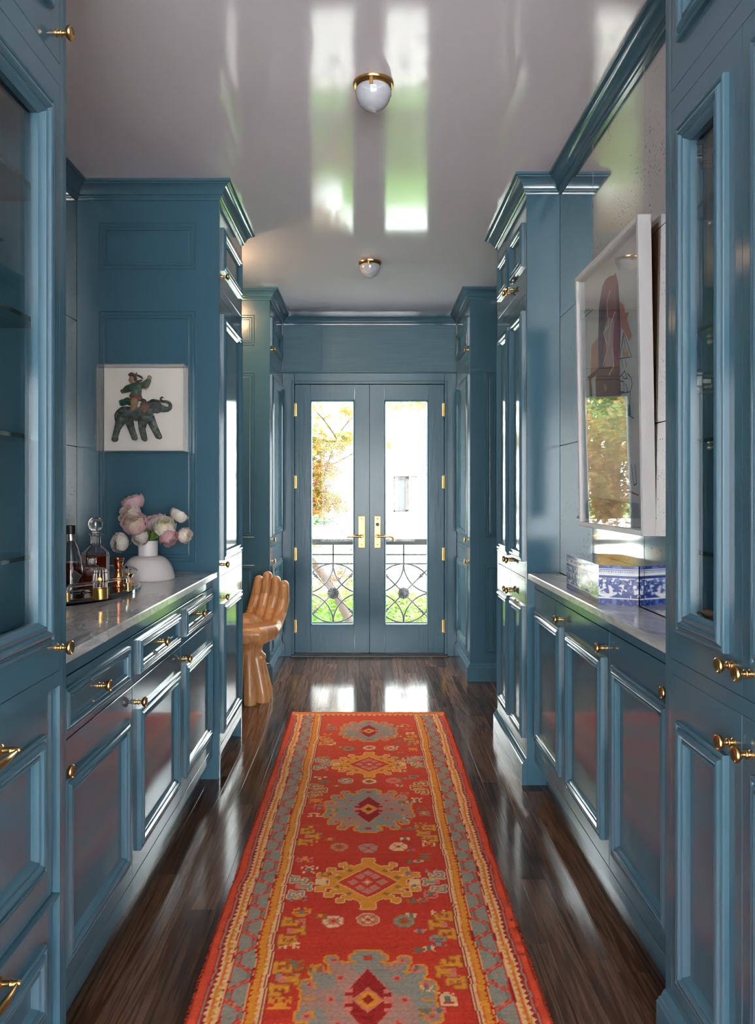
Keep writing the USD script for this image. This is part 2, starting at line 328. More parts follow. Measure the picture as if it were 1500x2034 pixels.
def mould(F, u0, u1, z0, z1, parent, prof=BOLECTION, w=0.0):
    obj('panel_molding', F.put(ring(u0, u1, z0, z1, prof, w)), BLUE, parent, smooth=24)
FL_, FR_ = Face((LX, 0, 0), (0, 1, 0), (1, 0, 0)), Face((RX, 0, 0), (0, 1, 0), (-1, 0, 0))
G = .0014
SHELFEDGE = P('shelf_edge_green', (.012, .022, .020), .1)
def tall(F, y0, y1, depth, label, fs, ds, edges, knobs_at, glazed=False, base='toe', drawers=False, side_panels=(), side_y=None, crowns=(), hinge_at=None):
    """A tall cupboard: three tiers of doors between a face frame."""
    loc = F.pt((y0 + y1) / 2, -depth / 2, 0); t = thing('tall_cabinet', label, 'cabinet', loc)
    bt = .105
    for (a, b) in ((y0, y0 + .019), (y1 - .019, y1)):
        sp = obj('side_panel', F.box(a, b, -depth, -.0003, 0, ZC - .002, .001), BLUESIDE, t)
        for (s, X0, X1, z0, z1) in side_panels:
            if (s < 0) == (a == y0):
                yy = y0 if s < 0 else y1; S = Face((0, yy, 0), (1, 0, 0), (0, s, 0))
                obj('panel_molding', S.put(ring(X0, X1, z0, z1, [(d * .75, h * .8) for d, h in BEAD])), BLUESIDE, sp, smooth=24)
    if not glazed:
        obj('carcass', F.box(y0 + .02, y1 - .02, -depth, -.030, bt, ZC - .003), BLUE, t)
    else:
        parts = [F.box(y0 + .02, y1 - .02, -depth, -.026, .10, .90), F.box(y0 + .02, y1 - .02, -depth, -.026, 2.213, ZC - .003), F.box(y0 + .02, y1 - .02, -depth, -depth + .012, .90, 2.213)]
        obj('carcass', join(parts), BLUE, t)
        for z in (1.171, 1.424, 1.674, 1.955):
            sh = obj('glass_shelf', F.box(y0 + .022, y1 - .022, -depth + .014, -.040, z - .0045, z + .0045, .0008), SHELF, t)
            obj('shelf_edge', F.box(y0 + .022, y1 - .022, -.0398, -.0380, z - .0045, z + .0045, .0005), SHELFEDGE, sh)
            for yy in (y0 + .019, y1 - .019):
                for ww in (-.055, -depth + .05):
                    obj('shelf_pin', orient(lathe([(0, -.008), (.003, -.008), (.003, .004), (.006, .004), (.006, .008), (0, .008)], 10), (0, 1, 0), F.pt(yy + (.006 if yy < (y0 + y1) / 2 else -.006), ww, z - .011)), NICKEL, sh, smooth=30)
    frame = [F.box(y0 + .0191, y0 + fs, -.022, 0, 0, ZC - .002, 0), F.box(y1 - fs, y1 - .0191, -.022, 0, 0, ZC - .002, 0)]
    for a, b in ((bt, .143), (.886, .919), (2.197, 2.243), (2.608, ZC - .002)): frame.append(F.box(y0 + fs, y1 - fs, -.022, 0, a, b, 0))
    if drawers: frame.append(F.box(y0 + fs, y1 - fs, -.022, 0, .427, .433, 0))
    obj('face_frame', join(frame), BLUE, t)
    e = [y0 + fs] + list(edges) + [y1 - fs]
    for k in range(len(e) - 1):
        a, b = e[k] + G, e[k + 1] - G; ku = knobs_at[k]
        d = slab(F, a, b, 2.243 + G, 2.608 - G, t); mould(F, a + ds, b - ds, 2.33, 2.53, d); knob(F, ku, 2.302, d)
        if glazed:
            m = .052
            d = obj('door', join([F.box(a, a + ds + m - .002, -.016, 0, .919 + G, 2.197 - G, 0), F.box(b - ds - m + .002, b, -.016, 0, .919 + G, 2.197 - G, 0), F.box(a + ds + m - .002, b - ds - m + .002, -.016, 0, .919 + G, .99 + m - .002, 0), F.box(a + ds + m - .002, b - ds - m + .002, -.016, 0, 2.135 - m + .002, 2.197 - G, 0)]), BLUE, t)
            mould(F, a + ds, b - ds, .99, 2.135, d)
            obj('glass_pane', F.box(a + ds + m - .008, b - ds - m + .008, -.0145, -.0105, .99 + m - .008, 2.135 - m + .008, 0), CABGLASS, d)
            if hinge_at:
                for z in hinge_at[1]:
                    hu = hinge_at[0]
                    if not (a - .02 < hu < b + .02): continue
                    h = [F.put(hull([((hu - .028, -.045, z + q), .009), ((hu - .028, -.055, z + q), .009)], 14)) for q in (-.018, .018)] + [F.box(hu - .034, hu - .024, -.060, -.0165, z - .014, z + .014, .004), F.box(hu - .028, hu + .006, -.084, -.056, z - .009, z + .009, .004)] + [F.put(hull([((hu + .010, -.080, z + q), .0075), ((hu + .010, -.096, z + q), .0075)], 14)) for q in (-.019, .019)] + [F.box(hu + .004, hu + .0155, -.100, -.074, z - .014, z + .014, .003)]
                    obj('hinge', join(h), NICKEL, d)
        else:
            d = slab(F, a, b, .919 + G, 2.197 - G, t); mould(F, a + ds, b - ds, .99, 2.13, d)
        knob(F, ku, .972, d)
        if drawers:
            for z0, z1, m0, m1, pz in ((.433, .886, .507, .799, .827), (.143, .427, .205, .356, .392)):
                q = obj('drawer', F.box(a + .004, b - .010, -.036, -.013, z0 + .003, z1 - .004, .0014), BLUE, t)
                mould(F, a + ds + .01, b - ds - .006, m0, m1, q, w=-.013)
                c = 1.345; pr = []
                for s in (-1, 1): pr.append(orient(lathe([(0, 0), (.011, 0), (.011, .003), (.006, .006), (.0055, .018), (.0075, .021), (.0065, .026), (.006, .034), (.004, .039), (0, .040)], 18), F.ew, F.pt(c + s * .064, -.013, pz)))
                uu = np.linspace(-.064, .064, 25); pr.append(tube([F.pt(c + x, .020 + .003 * math.cos(x / .064 * PI / 2), pz) for x in uu], [.0035 + .0050 * math.cos(x / .064 * PI / 2) ** 2 for x in uu], 14))
                obj('pull_handle', join(pr), BRASS, q, smooth=40)
        else:
            d = slab(F, a, b, .143 + G, .886 - G, t); mould(F, a + ds, b - ds, .19, .79, d); knob(F, ku, .822, d)
    if base == 'toe': obj('toe_kick', F.box(y0 + .021, y1 - .021, -depth, -.055, 0, bt, 0), BLUE, t)
    else: obj('base_molding', join(base), BLUE, t, smooth=40); obj('plinth', F.box(y0 + .02, y1 - .02, -depth, -.024, 0, bt, 0), BLUE, t)
    return t
def bseg(path): 
    return runs(path, BASE) + [M3((np.array([[*(np.array(path[0]) + 0), 0]] + [[path[0][0] + 0, path[0][1], 0]]), np.zeros((0, 3), int)))] if False else runs(path, BASE)
def cap_y(x, y, s, flip):
    """The cut end of a base moulding, seen along the passage."""
    A = [[x, y, 0]] + [[x + s * p, y, z] for p, z in BASE] ; f = [[0, j, j + 1] for j in range(1, len(A) - 1)]
    return M3((np.array(A), np.array(f)))
DL, DR = LX - WL, WR - RX
PAN = lambda s, a, b: [(s, a, b, 2.32, 2.53), (s, a, b, .99, 2.13), (s, a, b, .19, .80)]
tall(FL_, NL0, NL1, DL, 'tall blue glazed cupboard over two drawers with bail pulls', .036, .055, [], [1.635], glazed=True, drawers=True, crowns=(0,))
tall(FR_, NL0, NR1, DR, 'tall blue cupboard with a pair of narrow glazed doors, beside the framed picture', .036, .050, [1.434], [1.40, 1.468], glazed=True, crowns=(18,),
     base=runs([(RX, NR1), (RX, NL0)], BASE) + [cap_y(RX, NR1, -1, 0)], hinge_at=(1.768, (1.005, 1.564, 2.095)))
tall(FL_, ML0, ML1, DL, 'tall single-door blue cupboard whose panelled side carries the elephant box', .026, .032, [], [3.492], side_panels=PAN(-1, -1.218, -.778)[:2], crowns=(4,))
tall(FR_, MR0, MR1, DR, 'tall paired-door blue cupboard at the far end of the picture counter', .030, .030, [3.7475], [3.712, 3.783], crowns=(14,),
     base=runs([(RX, MR1), (RX, MR0)], BASE) + [cap_y(RX, MR0, -1, 0), cap_y(RX, MR1, -1, 0)])
YF = 5.969
tall(FL_, FL0, YF, DL, 'tall blue cupboard behind the carved hand chair, against the garden door wall', .026, .040, [], [5.285], side_panels=PAN(-1, -1.218, -.778), crowns=(8,), base=runs([(WL, FL0), (LX, FL0), (LX, YF)], BASE))
tall(FR_, FR0, YF, WA - RX, 'tall blue cupboard against the garden door wall, across from the carved chair', .026, .040, [], [5.285], side_panels=[(-1, .817, .905, .99, 2.13), (-1, .817, .905, .19, .80)], crowns=(10,), base=runs([(RX, YF), (RX, FR0), (WA, FR0)], BASE))
for ii, nm in (((0, 1, 2), 1), ((3, 4, 5, 6), 2), ((7, 8, 9, 10, 11), 3), ((12, 13, 14, 15), 4), ((16, 17, 18), 5)):
    top('trim_%d' % nm, join([CR[i] for i in ii]), BLUE, kind='structure', smooth=24)

# ---------------------------------------------------------------- low cupboards and stone tops
FBL, FBR = Face((LBX, 0, 0), (0, 1, 0), (1, 0, 0)), Face((RBX, 0, 0), (0, 1, 0), (-1, 0, 0))
def low(F, y0, y1, depth, label, drawer):
    t = thing('base_cabinet', label, 'cabinet', F.pt((y0 + y1) / 2, -depth / 2, 0))
    obj('carcass', F.box(y0 + .001, y1 - .001, -depth, -.024, .107, CT0 - .0005), BLUE, t)
    obj('rail', F.box(y0, y1, -.0235, 0, .879, CT0 - .0005, .001), BLUE, t); obj('rail', F.box(y0, y1, -.0235, 0, .107, .1465, .001), BLUE, t)
    obj('toe_kick', F.box(y0, y1, -depth, -.053, 0, .1065, 0), BLUE, t)
    a, b = y0 + .0015, y1 - .0015; zt = .727 if drawer else .876
    if drawer:
        d = slab(F, a, b, .7305, .875, t, 'drawer'); mould(F, a + .044, b - .044, .752, .856, d, FINE if False else [(p * .62, h * .9) for p, h in BOLECTION]); knob(F, (a + b) / 2, .803, d)
    d = slab(F, a, b, .149, zt, t); mould(F, a + .046, b - .046, .213, zt - (.081 if drawer else .089), d)
    knob(F, a + .030, zt - .055, d)
lows = (('first low blue cupboard with one drawer, nearest the glazed end, under the bar tray', NL1, 2.257), ('middle low blue cupboard with one drawer, below the tray edge', 2.257, 2.846), ('last low blue cupboard with one drawer, below the flower vase', 2.846, ML0 - .0057))
for lb, a, b in lows: low(FBL, a, b, LBX - WL, lb, True)
lows = (('low blue single-door cupboard next to the paired glazed doors', NR1, 2.327), ('low blue single-door cupboard under the porcelain box', 2.327, 2.851), ('low blue single-door cupboard beside the paired-door tall one', 2.851, MR0))
for lb, a, b in lows: low(FBR, a, b, WR - RBX, lb, False)
top('countertop', box(WL, -.678, NL1, ML0, CT0, CT1, .003), MARBLE, 'grey marble worktop under the bar tray and vase', 'countertop')
top('countertop', box(.716, WR, NR1, MR0, CT0, CT1, .003), MARBLE, 'shallow grey marble worktop under the framed picture', 'countertop')

# ---------------------------------------------------------------- garden doors
cs = thing('trim_6', kind='structure')
CASE = [(0, 0), (0, .016), (.004, .020), (.010, .020), (.013, .016), (.060, .014), (.072, .016), (.078, .012), (.086, .010), (.090, 0)]
FD = Face((0, YD + .012, 0), (1, 0, 0), (0, -1, 0))
cas = FD.put(ring(LX + .004, RX - .004, -.09, 2.256, CASE)); keep = cas.triangles_center[:, 2] > -.05
obj('casing', join([box(LX, -.576, YD - .006, YD + .15, 0, 2.25, .003), box(.616, RX, YD - .006, YD + .15, 0, 2.25, .003), box(-.576, .616, YD - .006, YD + .15, 2.162, 2.25, .003)]), BLUEDOOR, cs)
obj('casing_bead', join([box(LX, RX, YD - .016, YD + .01, 2.25, 2.262, .003), box(-.60, -.592, YD - .011, YD, 0, 2.19, .002), box(.632, .640, YD - .011, YD, 0, 2.19, .002), box(-.60, .640, YD - .011, YD, 2.182, 2.19, .002)]), BLUEDOOR, cs)
obj('threshold', join([box(-.60, .64, YD - .03, YD + .15, -.002, .016, .003), box(-.58, .62, YD - .012, YD + .10, .014, .025, .002)]), BLACK, cs)
def leaf(n, x0, x1, g0, g1, hx, px, s):
    t = thing('door_%d' % n, kind='structure', loc=((x0 + x1) / 2, YD, 0))
    y0, y1 = YD, YD + .045; zb, zt, gz0, gz1 = .027, 2.158, .246, 2.034
    for a, b in ((x0, g0), (g1, x1)): obj('stile', box(a + .0004, b - .0004, y0, y1, zb, zt, .0012), BLUEDOOR, t)
    for a, b in ((zb, gz0), (gz1, zt)): obj('rail', box(g0 + .0004, g1 - .0004, y0, y1, a, b, .0012), BLUEDOOR, t)
    D = Face((0, y0 + .012, 0), (1, 0, 0), (0, -1, 0))
    obj('glazing_bead', D.put(ring(g0 - .002, g1 + .002, gz0 - .002, gz1 + .002, [(0, .016), (.004, .015), (.008, .010), (.012, .004), (.014, -.01)])), BLUEDOOR, t, smooth=40)
    obj('glass_pane', box(g0, g1, y0 + .02, y0 + .026, gz0, gz1), GLASS, t)
    for z in (1.958, 1.384, .812, .240):
        obj('hinge', join([orient(lathe([(0, -.056), (.004, -.055), (.0045, -.051), (.0075, -.050), (.0075, -.018), (.0068, -.017), (.0075, -.016), (.0075, .016), (.0068, .017), (.0075, .018), (.0075, .050), (.0045, .051), (.004, .055), (0, .056)], 14), (0, 0, 1), (hx, y0 - .006, z)), box(hx - .016, hx + .016, y0 - .003, y0 + .001, z - .05, z + .05)]), BRIGHTBRASS, t, smooth=30)
    lp = obj('lock_plate', box(px - .027, px + .027, y0 - .007, y0 - .0002, .862, 1.114, .003), BRIGHTBRASS, t)
    for z in (1.092, .888): obj('screw', orient(lathe([(0, 0), (.005, 0), (.005, .001), (.003, .0022), (0, .0025)], 12), (0, -1, 0), (px, y0 - .007, z)), BLACK, lp)
    q = [orient(lathe([(0, 0), (.016, 0), (.016, .006), (.011, .009), (.010, .040), (0, .040)], 20), (0, -1, 0), (px, y0 - .007, .954))]
    path = spline([(px, y0 - .050, .954), (px + s * .02, y0 - .052, .955), (px + s * .07, y0 - .054, .954), (px + s * .115, y0 - .052, .950)], 16)
    q.append(tube(path, np.linspace(.0095, .0085, 16), 14))
    if s > 0: q.append(tube(spline([(px + .113, y0 - .052, .950), (px + .122, y0 - .056, .940), (px + .130, y0 - .062, .915)], 8), [.0085, .0085, .008, .0075, .007, .0065, .006, .005], 12))
    obj('lever_handle', join(q), BRASS, t, smooth=40)
    if s > 0: obj('keyhole', orient(lathe([(0, 0), (.014, 0), (.014, .003), (.010, .004), (.009, .001), (0, .001)], 18), (0, -1, 0), (px, y0 - .007, 1.048)), BLACK, lp)
obj('door_stop', join([box(-.60, -.552, YD + .046, YD + .07, 0, 2.18), box(.593, .64, YD + .046, YD + .07, 0, 2.18), box(-.60, .64, YD + .046, YD + .07, 2.135, 2.18), box(-.004, .044, YD + .0455, YD + .058, .025, 2.16)]), BLUEDOOR, cs)
leaf(1, -.571, .0185, -.448, -.100, -.574, -.042, -1)
leaf(2, .0215, .612, .140, .488, .614, .084, 1)

# ---------------------------------------------------------------- ceiling lamps
ALAB = mat('alabaster', {'g': ('geometry', {}), 'm': ('mapping', {'scale': (6, 6, 22), 'rotation': (.5, .2, 0)}), 'n': ('noise_texture', {'scale': 1.0, 'detail': 4.0, 'distortion': 1.2}),
    'r': ('rgb_ramp', {'ramp': [(.3, (.30, .31, .345)), (.48, (.37, .375, .41)), (.52, (.47, .47, .50)), (.56, (.35, .355, .39)), (.8, (.39, .39, .42))]}), 'p': ('principled_bsdf', dict(roughness=.08, subsurface_weight=.15, subsurface_scale=.02))},
    [('g.position', 'm.vector'), ('m.vector', 'n.vector'), ('n.fac', 'r.fac'), ('r.color', 'p.base_color')])
LIT = P('lit_globe', (.6, .5, .4), .3, emission_color=(1.0, .64, .34), emission_strength=95.0)
def lamp(x, y, label, glass=ALAB):
    t = thing('ceiling_lamp', label, 'lamp', (x, y, ZC), 'flush ceiling lamps')
    obj('ceiling_plate', moved(lathe([(0, -.016), (.052, -.016), (.056, -.013), (.058, -.010), (.0665, -.010), (.0685, -.008), (.0695, -.004), (.0695, 0), (0, 0)], 40), (x, y, ZC)), BRASS, t, smooth=30)
    th = np.linspace(-PI / 2, 0, 14); R = .062
    gl = [(R * math.cos(a), -.026 + .068 * math.sin(a)) for a in th] + [(.058, -.018), (0, -.018)]
    obj('globe', moved(lathe([(max(r, 0), z) for r, z in gl], 40), (x, y, ZC)), glass, t, smooth=40)
    for k in range(3):
        a = k * 2 * PI / 3 - PI / 2 - .12; c, s = math.cos(a), math.sin(a)
        obj('clip', orient(box(-.006, .006, -.002, .003, -.014, .014, .001), (0, 0, 1), (0, 0, 0)).apply_transform(trimesh.transformations.rotation_matrix(a + PI / 2, [0, 0, 1])).apply_translation((x + .0645 * c, y + .0645 * s, ZC - .020)), BRASS, t)
lamp(.022, 2.593, 'brass and alabaster flush lamp on the glossy ceiling, nearer the camera')
lamp(.018, 4.615, 'brass and alabaster flush lamp on the ceiling, closer to the garden doors')
lamp(-1.03, 4.42, 'lit flush lamp glowing warm on the alcove ceiling above the carved hand chair', LIT)
# ---------------------------------------------------------------- the red runner
def lin(c): c = np.array(c, float) / 255; return np.where(c <= .04045, c / 12.92, ((c + .055) / 1.055) ** 2.4)
def runner():
    t = thing('runner_rug', 'long red and gold hand-knotted runner with grey medallions on the dark floor', 'rug', (.0065, 2.6, 0))
    nu, nv = 226, 860; U0, Y0, Y1 = .4485, .80, 4.452
    u = np.linspace(-U0, U0, nu); v = np.linspace(Y0, Y1, nv); V, U = np.meshgrid(v, u, indexing='ij')
    R = np.random.default_rng(11)
    RED, DRED, ORED, GOLD, CREAM, GREY, PINK, OLIVE, TEAL = map(lin, ((192, 50, 28), (150, 26, 18), (214, 84, 44), (210, 130, 30), (218, 170, 122), (138, 128, 112), (200, 108, 88), (150, 96, 38), (98, 106, 96)))
    C = np.zeros((nv, nu, 3)); C[:] = RED; U_, V_ = U, V
    U = U + .007 * (meshkit.fbm(np.stack([U * 22, V * 22, V * 0], -1), 3, 31) - .5); V = V + .010 * (meshkit.fbm(np.stack([U * 18, V * 18, V * 0], -1), 3, 32) - .5)
    wob = .004 * np.sin(V * 9.0) + .003 * np.sin(V * 23 + 1)
    A = np.abs(U + wob * .6)
    def put(m, c): C[m] = c
    # field: abrash, with the far end a lighter orange red
    ab = meshkit.fbm(np.stack([V * 0 + 3, V * 7, V * 0], -1), 4, 5)[..., None]
    C[:] = RED * (1 - .28 * ab) + DRED * .28 * ab
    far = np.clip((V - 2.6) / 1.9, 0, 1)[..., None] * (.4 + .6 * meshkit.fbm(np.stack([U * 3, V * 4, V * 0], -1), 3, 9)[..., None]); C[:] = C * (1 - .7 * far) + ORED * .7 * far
    F = .262                                                          # half width of the field
    def rect(x, y, x0, x1, y0, y1): return (x >= x0) & (x < x1) & (y >= y0) & (y < y1)
    def outlined(mask, c, edge, n=1):
        d = mask.copy()
        for _ in range(n): d = d | np.roll(d, 1, 0) | np.roll(d, -1, 0) | np.roll(d, 1, 1) | np.roll(d, -1, 1)
        put(d & (A < F), edge); put(mask & (A < F), c)
    def grey_medallion(c, k=1.0):
        x, y = np.abs(U) / k, np.abs(V - c) / k
        m = (x < .135) & (y < .15) & (x / .135 + y / .15 < 1.45)
        for r in ((.12, .172, .004, .042), (.150, .178, .042, .078), (.108, .148, .070, .108), (.128, .155, .100, .138), (.070, .105, .118, .156), (.088, .115, .150, .184), (0, .034, .14, .205), (.016, .05, .165, .190)): m |= rect(x, y, *r)
        outlined(m, GREY, GOLD, 2)
        tint = m & (meshkit.noise(np.stack([U * 14, V * 14, V * 0], -1), 3) > .58); put(tint, GREY * .6 + PINK * .4)
        put(rect(x, y, 0, .012, .165, .185), RED)
        for a, b in ((.095, .0), (.075, .085), (.155, .06), (.128, .12), (.094, .165)): put((np.abs(x - a) < .011) & (np.abs(y - b) < .011), PINK); put((np.abs(x - a) < .005) & (np.abs(y - b) < .005), RED)
        core = (x < .058) & (x / .075 + y / .125 < 1); outlined(core, DRED, PINK)
        zig = (x < .058) & (y < .11) & ((np.floor(y / .014) % 2 == 0) & (x > .040)); put(zig & core, PINK)
        put(x / .042 + y / .052 < 1, PINK); put(x / .034 + y / .042 < 1, GOLD); put(x / .016 + y / .020 < 1, DRED)
    def gold_medallion(c):
        x, y = np.abs(U), np.abs(V - c)
        d = x / .152 + y / .150
        m = (d < 1) & (x < .128)
        for r in ((.110, .148, .018, .038), (.140, .172, .030, .060), (.085, .120, .050, .072), (.112, .140, .066, .094), (.052, .084, .086, .108), (.076, .100, .102, .130), (0, .022, .130, .165)): m |= rect(x, y, *r)
        outlined(m, GOLD, CREAM)
        put(rect(x, y, .138, .176, 0, .020), CREAM)
        inn = (d < .66); outlined(inn, RED, CREAM)
        for a, b in ((.048, .0), (.024, .036), (0, .058), (.0, .0)): put((np.abs(x - a) + np.abs(y - b) < .020), PINK); put((np.abs(x - a) + np.abs(y - b) < .008), CREAM if a + b == 0 else GREY)
        for a, b in ((.10, .03), (.06, .075)): put((np.abs(x - a) + np.abs(y - b) < .012), OLIVE)
    def rosette(cu, cv, r, a, b):
        x, y = np.abs(U - cu), np.abs(V - cv); m = (np.maximum(x, y) < r) & (x + y < 1.45 * r)
        outlined(m, a, b); put((x + y < r * .75) & m, b); put((x + y < r * .35), RED)
        put(m & ((np.abs(x - y) < .003)) & (x > r * .25), OLIVE)
    def sprite(cu, cv, c1, c2, seed, k=.0085, w=4, h=6):
        g = np.random.default_rng(seed); pat = g.random((h, w)) < .56
        iu, iv = np.floor(np.abs(U - cu) / k).astype(int), np.floor((V - cv) / k + h / 2).astype(int)
        ok = (iu < w) & (iv >= 0) & (iv < h); m = np.zeros_like(ok); m[ok] = pat[iv[ok], iu[ok]]
        put(m & (A < F), c1); core = ok & (iu < 1) & (np.abs(iv - h // 2) < 2); put(core & (A < F), c2)
    def crab(cu, cv, c):
        s = np.sign(cu); x, y = (F - .004) - (U * s), np.abs(V - cv)
        m = rect(x, y, .0, .012, .02, .070) | rect(x, y, .012, .05, .026, .037) | rect(x, y, .042, .053, .037, .056) | rect(x, y, .012, .030, .056, .068) | rect(x, y, .032, .072, .0, .010) | rect(x, y, .062, .074, .010, .024) | rect(x, y, .024, .034, .037, .046)
        outlined(m & (U * s > 0), c, OLIVE if c is GOLD else CREAM)
        put(rect(x, y, .02, .036, .0, .014) & (U * s > 0), PINK)
    for c in (1.93, 3.09, 4.10): grey_medallion(c, 1.0 if c < 4 else .86)
    grey_medallion(.84)
    for c in (2.515, 3.60, 1.37): gold_medallion(c)
    for cv in (1.08, 1.65, 2.285, 2.755, 3.385, 3.82):
        for q, cu in enumerate((-.105, .0, .11)): rosette(cu, cv + .01 * ((q + int(cv * 10)) % 2), .030, (CREAM, PINK, GREY)[(q + int(cv * 7)) % 3], (PINK, CREAM, OLIVE)[(q + int(cv * 3)) % 3])
    sd = 0
    for cv in np.arange(.9, 4.3, .085):
        for s in (-1, 1):
            sd += 1; cu = s * (.215 + .012 * math.sin(sd * 2.1))
            sprite(cu, cv + .02 * math.sin(sd), (GOLD, CREAM, GREY, PINK, OLIVE)[sd % 5], (RED, GOLD, TEAL)[sd % 3], sd, .0075, 3 + sd % 2, 5 + sd % 3)
            if sd % 2 == 0: sprite(s * (.135 + .02 * (sd % 3)), cv - .03, (CREAM, OLIVE, PINK, GOLD)[sd % 4], (TEAL, RED)[sd % 2], sd + 50, .006, 3, 4)
            if sd % 3 == 0: sprite(s * .145, cv + .05, (OLIVE, PINK, CREAM)[sd % 3], (TEAL, GOLD)[sd % 2], sd + 90, .007, 3, 4)
    for cv, c in ((1.22, GOLD), (2.03, GOLD), (2.25, GOLD), (2.50, GREY), (2.86, GOLD), (3.30, OLIVE), (3.62, GREY), (3.95, GOLD)):
        for s in (-1, 1): crab(s * .25, cv + s * .015, c)
    # borders, from the field outward
    put(A > F, DRED); put((A > .266) & (A < .270), CREAM)
    z = np.abs(((V / .022) % 1) - .5) * 2
    put((A > .279) & (A < .300), GOLD); put((A > .298) & (A < .301 + .011 * z), GOLD); put((A > .274) & (A < .279 + .008 * (1 - z)), CREAM); put((A > .284) & (A < .287), ORED)
    put((A > .306) & (A < .310), RED); put((A > .311) & (A < .314), CREAM * .5 + GOLD * .5)
    put((A > .315) & (A < .368), GREY)
    ph = V / .150; w = .5 + .5 * np.cos(ph * 2 * PI); w = np.clip((w - .5) * 1.5 + .5, 0, 1); mid = .320 + .043 * w
    put((A > .315) & (A < .368) & (np.abs(A - mid) < .0105), RED); put((A > .315) & (A < .368) & (np.abs(A - mid) < .0035), ORED * .6 + PINK * .4)
    for k0, aa in ((0.0, .322), (.5, .361)): put((np.abs(((ph + k0) % 1) - .5) < .09) & (np.abs(A - aa) < .006), TEAL * .6 + GREY * .4)
    for k0, aa in ((.25, .345), (.75, .338)): put((np.abs(((ph + k0) % 1) - .5) < .045) & (np.abs(A - aa) < .005), PINK)
    put((A > .368) & (A < .372), RED); put((A > .373) & (A < .376), CREAM * .6 + GOLD * .4)
    put((A > .382) & (A < .400), GOLD); put((A > .378) & (A < .381 + .012 * z), CREAM); put((A > .399) & (A < .402 + .009 * (1 - z)), CREAM); put((A > .391) & (A < .394), ORED)
    put(A > .412, DRED * .5 + RED * .5); put((A > .416) & (A < .420), GREY); put(A > .425, RED * .55 + ORED * .45)
    end = V > 4.40; put(end, GOLD * .6 + ORED * .4); put((V > 4.385) & (V < 4.40) & ((U / .03 % 1) < .5), CREAM); put((V > 4.43), ORED)
    C *= (1 + .20 * (R.random((nv, nu, 1)) - .5)) * (1 + .12 * (R.random((nv, 1, 1)) - .5)); C += .012 * R.random((nv, nu, 1))
    U, V = U_, V_
    edge = 1 + .010 * (meshkit.fbm(np.stack([V * 18, np.sign(U) * 5 + 9, V * 0], -1), 3, 2) - .5) * 2 * (np.abs(U) / U0) ** 8
    X = U * edge + .0065 + .004 * np.sin(V * 2.1); Z = .0085 + .0016 * R.random((nv, nu)) + .004 * (meshkit.fbm(np.stack([U * 5, V * 5, V * 0], -1), 3, 4) - .4)
    Z += .005 * (np.abs(U) > .425) * meshkit.noise(np.stack([V * 40, U * 0, V * 0], -1), 8)
    Z[:, 0] = Z[:, -1] = .0005; Z[0] = Z[-1] = .0005; Z = np.maximum(Z, .0005)
    i, j = np.meshgrid(np.arange(nv - 1), np.arange(nu - 1), indexing='ij'); a = i * nu + j
    f = np.stack([a, a + 1, a + nu + 1, a + nu], -1).reshape(-1, 4)
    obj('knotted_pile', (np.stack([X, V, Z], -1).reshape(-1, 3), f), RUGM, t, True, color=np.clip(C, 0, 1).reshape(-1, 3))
    vv, ff, cc = [], [], []
    def tuft(p, d, L, wd, c):
        n = np.array([-d[1], d[0]]) * wd; b = len(vv); p = np.array(p); d = np.array(d)
        for q, zz in ((p - n, .004), (p + n, .004), (p + d * L * .6 + n * .7, .007), (p + d * L * .6 - n * .7, .007), (p + d * L, .002)): vv.append([q[0], q[1], zz]); cc.append(c)
        ff.extend([[b, b + 1, b + 2], [b, b + 2, b + 3], [b + 3, b + 2, b + 4]])
    for k in range(5200):
        s = R.choice([-1, 1]); y = R.uniform(Y0, Y1); x = s * (U0 - .004) + .0065 + .004 * math.sin(y * 2.1); a = R.normal(0, .5)
        tuft((x, y), (s * math.cos(a), math.sin(a)), R.uniform(.006, .015), .0016, (RED * .6 + ORED * .4) * R.uniform(.6, 1.1))
    for k in range(900):
        x = R.uniform(-U0, U0) + .0065; a = R.normal(0, .35); tuft((x, Y1 - .003), (math.sin(a), math.cos(a)), R.uniform(.008, .028), .0014, (CREAM * .4 + OLIVE * .6) * R.uniform(.4, 1.0))
    obj('fringe', (np.array(vv), np.array(ff)), RUGM, t, kind='stuff', color=np.array(cc))
runner()

